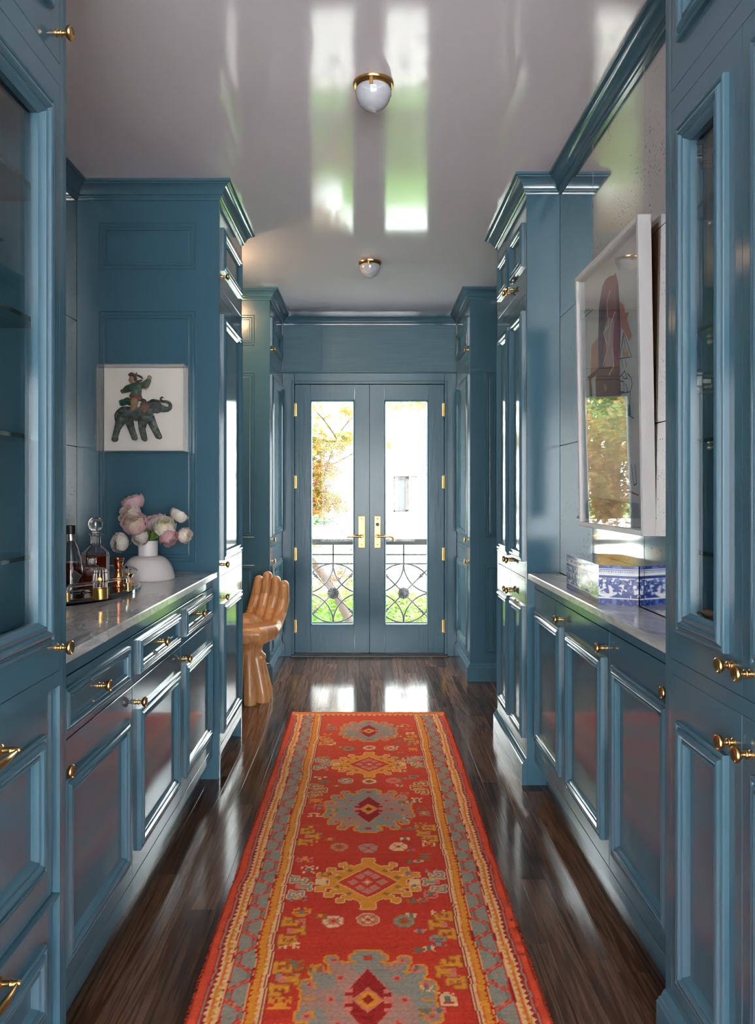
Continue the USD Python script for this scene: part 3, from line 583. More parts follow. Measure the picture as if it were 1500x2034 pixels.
# ---------------------------------------------------------------- carved hand chair in the alcove
def hand_chair():
    t = thing('hand_chair', 'carved golden wood chair shaped like an open upright hand, beside the garden door cupboard', 'chair', (-.755, 4.76, 0))
    W = lambda x, y, Yd: np.array([(x - 729) * Yd / 1500, Yd, EYE + (976 - y) * Yd / 1500])
    cx, cy = -.755, 4.76
    bones = [[((-.82, 4.88, .452), .040), ((-.575, 4.76, .450), .040), ((-.585, 4.66, .449), .042), ((-.655, 4.55, .447), .044), ((-.79, 4.54, .449), .042), ((-.93, 4.68, .455), .038)],
             [((-.60, 4.66, .440), .052), ((-.655, 4.575, .432), .056), ((-.74, 4.66, .440), .05)],
             [((-.735, 4.555, .430), .052), ((-.83, 4.545, .438), .046)], [((-.83, 4.545, .438), .046), ((-.93, 4.60, .458), .036)], [((-.93, 4.60, .458), .036), ((-.965, 4.68, .48), .026)],
             [((cx, cy, .42), .125), ((cx, cy, .35), .098)], [((cx, cy, .35), .098), ((cx, cy, .25), .092)], [((cx + .092, cy - .03, .275), .032), ((cx + .05, cy, .265), .05)]]
    for k in range(8):
        a = k * 2 * PI / 8 + .3; bones.append([((cx + .066 * math.cos(a), cy + .066 * math.sin(a), .29), .036), ((cx + .122 * math.cos(a), cy + .122 * math.sin(a), .05), .040), ((cx + .124 * math.cos(a), cy + .124 * math.sin(a), -.02), .040)])
    m = body(bones, .011, 5, 24)
    m = trimesh.intersections.slice_mesh_plane(m, [0, 0, 1], [0, 0, .0005], cap=False)
    obj('palm_seat', m, CHAIRW, t, smooth=True)
    for top_, mid, knee, foot, root in ((W(514.5, 1152, 5.00), W(510, 1182, 5.02), W(502, 1212, 5.00), (-.765, 4.90, .470), (-.80, 4.80, .452)), (W(532, 1144, 4.96), W(529, 1178, 4.98), W(521, 1210, 4.96), (-.700, 4.86, .468), (-.72, 4.76, .452)),
                                  (W(548.5, 1153, 4.92), W(546.5, 1184, 4.94), W(539, 1214, 4.92), (-.635, 4.825, .466), (-.65, 4.73, .452)), (W(564.5, 1162, 4.87), W(563.5, 1190, 4.89), W(557, 1218, 4.87), (-.575, 4.79, .464), (-.59, 4.70, .452))):
        f = [[(root, .036), (foot, .041)], [(foot, .041), (knee, .0405)], [(knee, .0405), (mid, .0385)], [(mid, .0385), (top_, .0315)]]
        fm = body(f, .008, 4, 26); v = fm.vertices                     # creases at the two joints
        for c in (mid + (0, 0, .006), knee + (0, 0, .010)):
            g = np.exp(-((v[:, 2] - c[2]) / .0032) ** 2) * .0026; d = v[:, :2] - c[:2]; d /= np.linalg.norm(d, axis=1, keepdims=True) + 1e-9; v[:, :2] -= d * g[:, None]
        obj('finger', trimesh.Trimesh(v, fm.faces, process=False), CHAIRW, t, smooth=True)
hand_chair()

# ---------------------------------------------------------------- elephant in its acrylic box on the side of the tall cupboard
def shadow_box():
    x0, x1, z0, z1 = -1.193, -.804, 1.485, 1.872; yb, yf = ML0 - .0075, ML0 - .118
    t = thing('shadow_box', 'clear acrylic box with an ivory mount hung on the panelled cupboard side', 'shadow box', ((x0 + x1) / 2, yb, z0))
    obj('mount', box(x0 + .004, x1 - .004, yb - .012, yb, z0 + .004, z1 - .004, .001), PAPER, t)
    th = .004
    for nm, m in (('acrylic_front', box(x0, x1, yf, yf + th, z0, z1, .0008)), ('acrylic_side', box(x0, x0 + th, yf + th, yb, z0, z1, .0008)), ('acrylic_side', box(x1 - th, x1, yf + th, yb, z0, z1, .0008)),
                  ('acrylic_top', box(x0 + th, x1 - th, yf + th, yb, z1 - th, z1, .0008)), ('acrylic_bottom', box(x0 + th, x1 - th, yf + th, yb, z0, z0 + th, .0008))): obj(nm, m, ACRYL, t)
    s = 3.395 / 1500; yc = 3.392
    def W(px, py, d=0): return np.array([(180 + px / 6.818 - 729) * s, yc - d / 6.818 * s, EYE + (976 - 710 - py / 6.818) * s])
    def shape(bones, edge=.004, it=6, flat=.55):
        m = body([[(W(*b[:2], b[3] if len(b) > 3 else 0), b[2] / 6.818 * s) for b in bn] for bn in bones], edge, it, 18)
        v = m.vertices; v[:, 1] = yc + (v[:, 1] - yc) * flat; return m
    def tones(m, cols, scale, seed):
        n = meshkit.fbm(m.vertices * scale, 4, seed)[:, None]; n = np.clip((n - .3) / .4, 0, 1) * (len(cols) - 1); i = np.minimum(n.astype(int), len(cols) - 2)[:, 0]; f = n - i[:, None]; q = np.array([lin(c) for c in cols]); return q[i] * (1 - f) + q[i + 1] * f
    e = thing('elephant_carving', 'painted grey elephant carving striding with raised trunk inside the acrylic box', 'carving', W(640, 1120))
    el = [[(455, 750, 88), (640, 770, 96)], [(640, 770, 96), (770, 730, 84)], [(430, 800, 78), (480, 820, 84)], [(425, 840, 74, 25), (372, 960, 46, 30)], [(372, 960, 46, 30), (342, 1075, 42, 30)], [(342, 1075, 42, 30), (334, 1105, 44, 30), (350, 1108, 36, 30)],
          [(520, 860, 60, -25), (555, 975, 45, -25)], [(555, 975, 45, -25), (590, 1085, 38, -25), (606, 1090, 34, -25)], [(715, 840, 72, 25), (705, 970, 46, 30)], [(705, 970, 46, 30), (732, 1095, 38, 30), (745, 1108, 34, 30)], [(800, 810, 66, -15), (862, 950, 50, -15)], [(862, 950, 50, -15), (912, 1065, 38, -15), (935, 1075, 36, -15)],
          [(770, 690, 88), (860, 665, 92)], [(860, 665, 92), (940, 690, 52)], [(850, 625, 62), (905, 625, 52)], [(900, 725, 36), (950, 722, 22)]]
    tr = [(940, 680, 52), (990, 700, 44), (1040, 705, 35), (1078, 685, 28), (1086, 645, 24), (1062, 612, 21), (1020, 598, 19), (978, 600, 18), (955, 580, 16), (952, 552, 13), (968, 538, 11), (984, 548, 9)]
    el += [[tr[i], tr[i + 1]] for i in range(len(tr) - 1)]
    tl = [(392, 705, 16), (350, 745, 12), (334, 790, 11), (342, 840, 13), (346, 905, 9)]
    m = shape(el, .0035, 5); obj('elephant_body', m, CARVED, e, True, color=tones(m, ((26, 30, 29), (58, 66, 62), (76, 86, 82), (118, 116, 98)), 70, 3))
    m = shape([[tl[i], tl[i + 1]] for i in range(4)], .003, 3); obj('tail', m, CARVED, e, True, color=tones(m, ((44, 46, 44), (70, 72, 66)), 60, 4))
    m = shape([[(712, 640, 24, 95), (745, 622, 24, 95), (790, 655, 24, 95), (785, 705, 24, 95), (738, 745, 20, 95), (705, 700, 22, 95)]], .003, 3); obj('ear', m, CARVED, e, True, color=tones(m, ((96, 66, 60), (128, 84, 74), (134, 106, 84)), 90, 5))
    obj('eye', sph(W(872, 650, 150) + [0, .0135, 0], .0034, 12), CARVED, e, True, color=np.tile(lin((24, 20, 16)), (M3(sph((0, 0, 0), .0034, 12)).vertices.shape[0], 1)))
    r = thing('rider_figure', 'painted carved rider in green robe with raised arm on the elephant back', 'carving', W(610, 640))
    for nm, bn, cols, sd in (('robe', [[(650, 385, 52, 10), (560, 400, 46, 10), (620, 440, 72, 10), (630, 490, 64, 10)], [(690, 380, 42), (748, 372, 52)], [(748, 372, 52), (785, 320, 36)], [(560, 400, 44), (500, 428, 48)], [(500, 428, 48), (468, 445, 34)]], ((22, 70, 62), (40, 96, 82), (88, 94, 72), (140, 72, 48)), 6),
                             ('sash', [[(560, 520, 30, 20), (660, 515, 36, 20)], [(590, 560, 46), (660, 550, 44)]], ((92, 62, 50), (142, 62, 48), (110, 84, 60)), 7),
                             ('skirt', [[(430, 620, 40), (500, 590, 48)], [(500, 590, 48), (540, 610, 46)], [(700, 580, 26), (735, 590, 22)], [(392, 595, 10), (430, 590, 22)]], ((20, 62, 56), (34, 88, 74)), 8),
                             ('trousers', [[(600, 600, 56, 40), (600, 660, 44, 60)], [(600, 660, 44, 60), (578, 705, 34, 60)]], ((126, 96, 70), (150, 120, 90)), 9),
                             ('head', [[(562, 285, 34, 12), (552, 310, 32, 12), (575, 330, 26, 5)], [(535, 300, 14, 12), (528, 312, 10, 12)]], ((128, 88, 62), (170, 130, 96)), 10),
                             ('hand', [[(796, 268, 26), (812, 275, 22)], [(782, 300, 20), (796, 268, 24)]], ((140, 100, 74), (172, 132, 102)), 11), ('hand', [[(452, 452, 24), (425, 455, 20)], [(428, 460, 12), (430, 480, 10)]], ((120, 92, 66), (140, 110, 80)), 12),
                             ('headdress', [[(530, 235, 18), (555, 222, 20), (590, 245, 26)], [(590, 245, 26), (610, 290, 26)], [(612, 250, 14), (628, 210, 7)], [(640, 245, 14), (690, 270, 16)], [(690, 270, 16), (708, 288, 8)], [(620, 330, 12), (690, 310, 12)]], ((52, 40, 38), (72, 58, 54), (110, 66, 54)), 13)):
        m = shape(bn, .003, 4); obj(nm, m, CARVED, r, True, color=tones(m, cols, 110, sd))
shadow_box()
# ---------------------------------------------------------------- vase and ranunculus
STEM = leafy('fresh_stem', (.16, .30, .05), (.16, .32, .05))
def vase():
    o = (-.905, 3.12, CT1 + .0003)
    t = thing('vase', 'matte white dome-shaped vase with a straight neck on the marble worktop', 'vase', o)
    th = np.linspace(0, 1, 18)
    out = [(0, 0), (.104, 0), (.1075, .004)] + [(.040 + .0675 * math.cos(a * PI / 2) ** .95, .004 + .094 * math.sin(a * PI / 2) ** 1.1) for a in th[1:-1]] + [(.0405, .099), (.0395, .106), (.0395, .160), (.0385, .1605), (.036, .160), (.036, .104), (.09, .03), (.0, .012)]
    obj('ceramic_body', moved(lathe(out, 56), o), VASE, t, smooth=35)
vase()
PETAL = mat('petal', {'a': ('attribute', {'attribute': 'tone'}), 'd': ('principled_bsdf', dict(roughness=.6)), 't': ('translucent_bsdf', {}), 'x': ('mix_closure', {'fac': .35})}, [('a.color', 'd.base_color'), ('a.color', 't.color'), ('d.BSDF', 'x.closure1'), ('t.BSDF', 'x.closure2')], 'x.closure')
def bloom(px, py, wpx, Yd, axis, c_in, c_out, label, seed):
    R = np.random.default_rng(seed); s = Yd / 1500; c = np.array([(px - 729) * s, Yd, EYE + (976 - py) * s]); r = wpx * s / 2 * 1.10
    V, Fc, T = [], [], []; ci, co = lin(c_in), lin(c_out)
    K = 9
    for k in range(K):
        f = k / (K - 1); n = 4 + int(4 * f); rho = r * (.30 + .62 * f); th1 = .10 + .95 * f ** 1.3
        for j in range(n):
            a = j * 2 * PI / n + k * 1.1 + R.normal(0, .15); t1 = th1 + R.normal(0, .09); hw = (1.05 if f < .5 else .80) * 2 * PI / n * R.uniform(.55, .75); base = len(V); nu_, nv_ = 7, 7; flare = R.uniform(.04, .20) * f
            for iv in range(nv_):
                q = iv / (nv_ - 1); th = 2.35 * (1 - q) + t1 * q
                for iu in range(nu_):
                    e = (iu / (nu_ - 1) - .5) * 2; wq = math.sin(PI * (.16 + .70 * q)) ** .5; lip = q ** 3
                    az = a + hw * e * wq * (1.0 if th > .5 else .9); tq = th + .16 * e * e * q + .05 * math.sin(7 * e + j * 3 + k) * lip
                    rr = rho * (1 + flare * q * q + .055 * math.sin(9 * e + k * 2 + j) * lip) + .02 * r * (e > 0)
                    V.append([rr * math.sin(tq) * math.cos(az), rr * math.sin(tq) * math.sin(az), rr * math.cos(tq) * .86])
                    T.append((ci * (1 - f) + co * f) * (.84 + .16 * q) * R.uniform(.985, 1.015))
            for iv in range(nv_ - 1):
                for iu in range(nu_ - 1):
                    b = base + iv * nu_ + iu; Fc += [[b, b + 1, b + nu_ + 1], [b, b + nu_ + 1, b + nu_]]
    m = orient((np.array(V), np.array(Fc)), axis, c)
    t = thing('ranunculus', label, 'flower', c, 'flowers in the white vase')
    obj('bloom', m, PETAL, t, True, color=np.clip(np.array(T), 0, 1))
    b0 = c - np.array(axis) / np.linalg.norm(axis) * r * .66; mouth = np.array([-.905, 3.12, CT1 + .158]); d = (b0 - mouth); foot = mouth + np.array([np.clip(d[0], -.03, .03) * .8, np.clip(d[1], -.03, .03) * .8, -.06])
    neck = mouth + np.array([np.clip(d[0] * .3, -.026, .026), np.clip(d[1] * .3, -.026, .026), .006])
    mid = (neck + b0) / 2 + np.array([0, 0, .012]); pre = b0 - np.array(axis) / np.linalg.norm(axis) * .022
    obj('stem', tube(spline([foot, neck, mid, pre, b0], 22), .0026, 8), STEM, t, smooth=True)
    obj('sepal', orient(lathe([(0, -.006), (.004, -.004), (r * .34, .004), (r * .30, .006), (0, .004)], 10), axis, b0), STEM, t, smooth=True)
PK, WH, CRM = (230, 200, 200), (232, 224, 212), (222, 214, 180)
bloom(265, 998, 40, 3.13, (-.25, -.35, .9), PK, (220, 184, 188), 'pale pink flower seen from its side at the very top of the bunch', 1)
bloom(259, 1023, 44, 3.09, (-.45, -.75, .55), CRM, (222, 198, 196), 'full blush flower just under the topmost one', 2)
bloom(268, 1041, 46, 3.05, (.1, -.8, .6), CRM, (222, 182, 184), 'large open pink flower turned to the viewer, lower on the tall side', 3)
bloom(238, 1078, 38, 3.06, (-.6, -.75, .1), WH, (230, 222, 214), 'white flower drooping lowest over the tray', 4)
bloom(278, 1066, 32, 3.06, (-.1, -.95, -.2), WH, (218, 204, 200), 'small whitish flower right at the vase mouth', 5)
bloom(309, 1037, 40, 3.15, (-.3, -.3, .8), PK, (220, 190, 192), 'pink flower at the back of the middle cluster', 6)
bloom(327, 1046, 42, 3.06, (.25, -.75, .7), (236, 226, 176), (230, 222, 214), 'cream flower with a green-white heart in the middle cluster', 7)
bloom(335, 1068, 34, 3.05, (.45, -.65, -.45), PK, (216, 166, 172), 'deeper pink closed flower hanging below the cream one', 8)
bloom(355, 1024, 34, 3.15, (.5, .1, .8), WH, (234, 224, 212), 'white flower reaching highest towards the cupboard edge', 9)
bloom(367, 1063, 30, 3.10, (.85, -.5, -.15), WH, (232, 216, 204), 'ivory flower farthest out over the worktop on a bent stem', 10)
rl = thing('flower_foliage', 'narrow green leaves crowded in the mouth of the white vase', 'leaves', (-.905, 3.12, CT1 + .15), kind='stuff')
lf = []
R5 = random.Random(5)
for k in range(26):
    a = R5.uniform(0, 2 * PI); L = R5.uniform(.03, .085); ou = R5.uniform(.01, .05); b = np.array([-.905 + .022 * math.cos(a), 3.12 + .022 * math.sin(a), CT1 + .13])
    pts = spline([b, b + [0, 0, .03], b + [ou * .5 * math.cos(a), ou * .5 * math.sin(a), .03 + L * .7], b + [ou * math.cos(a), ou * math.sin(a), .03 + L]], 8); lf.append(tube(pts, [.0022, .0026, .0036, .0042, .004, .003, .002, .0006], 5))
obj('leaf_blades', join(lf), STEM, rl, smooth=True)

# ---------------------------------------------------------------- bar tray and bottles
TC, TA, TB, TZ = np.array([-1.075, 2.70]), .245, .362, CT1 + .0005
def tray():
    t = thing('bar_tray', 'oval clear acrylic tray with brass posts on the marble worktop', 'tray', (TC[0], TC[1], TZ))
    def oval(a, b, z, n=96): g = np.arange(n) * 2 * PI / n; return np.c_[TC[0] + a * np.cos(g), TC[1] + b * np.sin(g), np.full(n, z)]
    ov = Polygon(oval(TA, TB, 0)[:, :2]); inn = Polygon(oval(TA - .012, TB - .012, 0)[:, :2])
    obj('mirror_base', moved(trimesh.creation.extrude_polygon(inn, .004, engine='earcut'), (0, 0, TZ + .0135)), P('smoked_mirror', (.40, .37, .34), .04, 1.0), t)
    obj('acrylic_slab', moved(trimesh.creation.extrude_polygon(ov, .013, engine='earcut'), (0, 0, TZ)), LUCITE, t)
    zr = TZ + .062; z0 = TZ + .0135
    gaps = [-.42, .42, PI - .42, PI + .42]                      # where the rod turns down in pairs
    for a0, a1 in ((-1.02, -.09), (-.05, .95), (1.0, PI - 1.0), (PI - .95, PI + .95), (PI + 1.0, 2 * PI - 1.06)):
        g = np.linspace(a0 + .03, a1 - .03, 26); ra, rb = TA - .014, TB - .014
        e = lambda a, z: np.array([TC[0] + ra * math.cos(a), TC[1] + rb * math.sin(a), z])
        pts = [e(a0, z0 + .018), e(a0, zr - .016), e(a0 + .012, zr - .004)] + [e(x, zr) for x in g] + [e(a1 - .012, zr - .004), e(a1, zr - .016), e(a1, z0 + .018)]
        obj('acrylic_rail', tube(pts, .0058, 10), LUCITE, t, smooth=True)
        for a in (a0, a1): obj('brass_post', moved(lathe([(0, 0), (.0085, 0), (.0085, .026), (.0075, .028), (0, .028)], 18), e(a, z0)), BRIGHTBRASS, t, smooth=30)
tray()
TT = TZ + .0180
def at_tray(px, Yd): return np.array([(px - 729) * Yd / 1500, Yd, TT])
def decanter():
    o = at_tray(190, 2.80); t = thing('decanter', 'tall crystal decanter of amber spirit with a round ball stopper', 'decanter', o)
    obj('bottle_glass', moved(lathe([(0, 0), (.045, 0), (.049, .004), (.049, .110), (.046, .122), (.022, .146), (.019, .150), (.019, .180), (.027, .183), (.027, .189), (.018, .190), (.0155, .186), (.0155, .148), (.0195, .142), (.042, .120), (.0455, .108), (.0455, .008), (0, .006)], 8), o, .39), CRYSTAL, t)
    obj('amber_spirit', moved(lathe([(0, .0065), (.0448, .0085), (.0448, .104), (.042, .112), (0, .112)], 8), o, .39), AMBER, t)
    q = obj('stopper', moved(lathe([(0, .152), (.011, .153), (.0145, .182), (.0165, .190), (.012, .196), (.010, .200)] + [(.0265 * math.cos(a), .2235 + .0265 * math.sin(a)) for a in np.linspace(-1.18, PI / 2, 16)], 28), o), CRYSTAL, t, smooth=50)
decanter()
def flask():
    o = at_tray(183, 2.62); t = thing('decanter', 'small square crystal bottle of dark red spirit with an open ring lip', 'decanter', o)
    prof = [(0, 0), (.030, 0), (.032, .003), (.032, .072), (.028, .084), (.0165, .092), (.0150, .095), (.0150, .108), (.0185, .110), (.0185, .114), (.0135, .1155), (.0115, .112), (.0115, .094), (.0150, .090), (.0255, .081), (.029, .070), (.029, .006), (0, .005)]
    obj('bottle_glass', moved(lathe(prof, 8), o, .1), CRYSTAL, t)
    obj('red_spirit', moved(lathe([(0, .0055), (.0284, .0065), (.0284, .069), (.026, .076), (0, .076)], 8), o, .1), AMBER, t)
flask()
def etched():
    o = at_tray(199, 2.53); t = thing('barrel_bottle', 'small clear glass barrel bottle with etched staves in front of the square crystal bottle', 'bottle', o)
    obj('bottle_glass', moved(lathe([(0, 0), (.016, 0), (.018, .002), (.0215, .030), (.0225, .050), (.0215, .070), (.017, .086), (.013, .090), (0, .090)], 12), o), CRYSTAL, t)
    SIL = P('etched_silver', (.62, .54, .50), .35, .6)
    for z in (.020, .046, .074): obj('band', moved(lathe([(.0215, z - .0012), (.0236, z - .0012), (.0236, z + .0012), (.0215, z + .0012), (.0215, z - .0012)], 24), o), BLACK, t, smooth=30)
    for k in range(12):
        a = k * PI / 6 + PI / 12; z = np.linspace(.004, .084, 10); rr = .0192 + .0034 * np.sin(np.clip((z - .004) / .08, 0, 1) * PI); obj('stave', tube(np.c_[o[0] + rr * math.cos(a), o[1] + rr * math.sin(a), o[2] + z], .0024, 6), SIL, t, smooth=True)
    obj('medallion', orient(lathe([(0, 0), (.0085, 0), (.0075, .003), (0, .004)], 20), (.25, -.95, 0), o + np.array([.0055, -.0225, .052])), BRIGHTBRASS, t, smooth=40)
etched()
def left_bottle():
    o = at_tray(140, 2.62); t = thing('liquor_bottle', 'tapered clear bottle with black cap and dark spirit nearest the glazed cupboard', 'bottle', o)
    obj('bottle_glass', moved(lathe([(0, 0), (.043, 0), (.046, .004), (.046, .050), (.036, .110), (.026, .150), (.0165, .172), (.0150, .176), (.0150, .196), (.012, .197), (.012, .176), (.023, .148), (.033, .108), (.043, .048), (.043, .007), (0, .006)], 32), o), CRYSTAL, t, smooth=40)
    obj('dark_spirit', moved(lathe([(0, .0065), (.0425, .0075), (.0425, .048), (.0345, .100), (0, .100)], 32), o), DARKSPIRIT, t, smooth=40)
    obj('cap', moved(lathe([(0, .1975), (.0165, .1975), (.0165, .226), (.0155, .228), (0, .228)], 24), o), BLACK, t, smooth=30)
    obj('neck_foil', moved(lathe([(.0152, .176), (.0172, .176), (.0172, .197), (.0152, .197)], 24), o), NICKEL, t, smooth=30)
    obj('hang_tag', box(-.016, .016, -.001, .001, -.018, .018, .0008).apply_transform(trimesh.transformations.rotation_matrix(.6, [0, 1, 0])).apply_translation(o + [.030, -.036, .052]), NICKEL, t)
left_bottle()
o = at_tray(235, 2.74); t = thing('jigger', 'hammered copper double cone jigger on the acrylic tray', 'jigger', o)
obj('copper_cups', moved(lathe([(0, 0.002), (.020, 0), (.0215, .0015), (.0205, .010), (.0135, .058), (.0128, .062), (.0135, .066), (.0205, .103), (.0195, .1032), (.0125, .068), (0, .066)], 32), o), COPPER, t, smooth=40)
o = at_tray(199, 2.425); top('brass_cup', moved(lathe([(0, 0), (.0225, 0), (.0235, .0015), (.0235, .034), (.022, .0345), (.0215, .032), (.0215, .003), (0, .003)], 32), o), BRIGHTBRASS, 'short straight brass cup behind the near rail of the tray', 'cup', smooth=30)
o = at_tray(253, 2.78); t = thing('bottle_stopper', 'spare glass stopper with a cork end lying on the tray past the jigger', 'stopper', o)
obj('cork', orient(lathe([(0, 0), (.010, 0), (.0115, .022), (0, .022)], 16), (.8, .5, .05), o + [0, 0, .0122]), P('cork', (.48, .30, .18), .8), t, smooth=30)
obj('glass_knob', moved(M3(sph((0, 0, 0), .013, 20)), o + [-.012, -.008, .0135]), CRYSTAL, t, smooth=True)

# ---------------------------------------------------------------- porcelain box on the shallow worktop
def porcelain():
    t = thing('porcelain_box', 'blue and white porcelain lidded box with canted ends against the mirror', 'box', (.80, 2.64, CT1))
    fp = np.array([[.858, 2.385], [.748, 2.4375], [.752, 2.844], [.858, 2.895]]); zb = CT1 + .0003
    BL, WHT, MB = lin((30, 52, 128)), lin((196, 200, 206)), lin((84, 104, 160))
    def side(p, q, z0, z1, n, k, fn):
        U, Z = np.meshgrid(np.linspace(0, 1, n), np.linspace(0, 1, k)); L = np.linalg.norm(q - p)
        v = np.c_[(p[0] + (q[0] - p[0]) * U).ravel(), (p[1] + (q[1] - p[1]) * U).ravel(), (z0 + (z1 - z0) * Z).ravel()]
        i, j = np.meshgrid(np.arange(k - 1), np.arange(n - 1), indexing='ij'); a = (i * n + j).ravel(); f = np.c_[a, a + n, a + n + 1, a + 1]
        return (v, f), fn((U * L).ravel(), (Z * (z1 - z0)).ravel(), L)
    def willow(s, z, L):
        c = np.tile(WHT, (len(s), 1)); g = lambda m, col: c.__setitem__(m, col)
        n = meshkit.fbm(np.c_[s * 130, z * 130, s * 0 + L], 3, 6); n2 = meshkit.fbm(np.c_[s * 45, z * 45, s * 0 + L], 3, 8)
        g(z < .020, BL); g((z < .020) & (n > .56), MB); g((z > .020) & (z < .022), WHT)
        x = s / .13 % 1                                          # one island, boat and pines every 13 cm
        g((z > .024) & (z < .036 + .012 * np.sin(x * 2 * PI)) & (n > .36), BL)
        for cx, b, h in ((.16, .034, .050), (.24, .034, .036), (.74, .036, .046), (.86, .036, .034)):
            lv = np.floor((z - b) / .009); w = .075 * (1 - (z - b) / h) + .02 * ((z - b) / .009 % 1 < .5); g((z > b) & (z < b + h) & (np.abs(x - cx) < w * (.55 + .45 * ((z - b) / .009 % 1))) & (n > .34), BL if lv.mean() else BL)
        g((np.abs(x - .50) < .10) & (np.abs(z - .046 + .10 * (x - .5) ** 2 * 0) < .0045 - .03 * np.abs(x - .5) ** 1.3 * .3) , BL); g((np.abs(x - .53 + (z - .05) * 3) < .035) & (z > .049) & (z < .066), MB)
        g((z > .066) & (z < .084) & (n2 > .46) & (n > .42), BL); g((z > .040) & (z < .090) & (n > .60), MB); g((z > .036) & (z < .066) & (n2 > .56) & (n > .45), BL); g((z > .087), BL); g((z > .0845) & (z < .087) & ((s / .003 % 1) < .5), MB)
        return c
    def lidtone(s, z, L):
        c = np.tile(WHT, (len(s), 1)); n = meshkit.fbm(np.c_[s * 120, z * 120, s * 0], 3, 12)
        c[z > .020] = BL; c[(z > .020) & (n > .57)] = MB; c[(z > .008) & (z < .014) & ((s / .004 % 1) < .5)] = MB; c[(z > .015) & (z < .0175)] = BL; return c
    def topm(z, col, nm, inset=0.0):
        pass
    ms, cs_ = [], []
    for k in range(4):
        m, c = side(fp[k], fp[(k + 1) % 4], zb, zb + .094, 130, 70, willow); ms.append(M3(m)); cs_.append(c)
    obj('box_base', join(ms), PORCELAIN, t, color=np.vstack(cs_))
    ms, cs_ = [], []; c0 = fp.mean(0); fl2 = c0 + (fp - c0) * 1.004
    for k in range(4):
        m, c = side(fl2[k], fl2[(k + 1) % 4], zb + .0955, zb + .1265, 110, 26, lidtone); ms.append(M3(m)); cs_.append(c)
    e = 1.0; n = 40
    a, b = np.meshgrid(np.linspace(0, 1, n), np.linspace(0, 1, n)); tp = (fl2[0] * (1 - a[..., None]) + fl2[3] * a[..., None]) * (1 - b[..., None]) + (fl2[1] * (1 - a[..., None]) + fl2[2] * a[..., None]) * b[..., None]
    v = np.c_[tp.reshape(-1, 2), np.full(n * n, zb + .1265)]; i, j = np.meshgrid(np.arange(n - 1), np.arange(n - 1), indexing='ij'); q = (i * n + j).ravel()
    nn = meshkit.fbm(np.c_[v[:, 0] * 90, v[:, 1] * 90, v[:, 2] * 0], 3, 2); ct = np.where((nn > .5)[:, None], BL, WHT * .5 + MB * .5)
    ms.append(M3((v, np.c_[q, q + 1, q + n + 1, q + n]))); cs_.append(ct)
    rim = M3(trimesh.creation.extrude_polygon(Polygon(c0 + (fp - c0) * .985), .003, engine='earcut')); rim = moved(rim, (0, 0, zb + .0932))
    obj('lid', join(ms), PORCELAIN, t, color=np.vstack(cs_)); obj('metal_rim', rim, NICKEL, t)
porcelain()

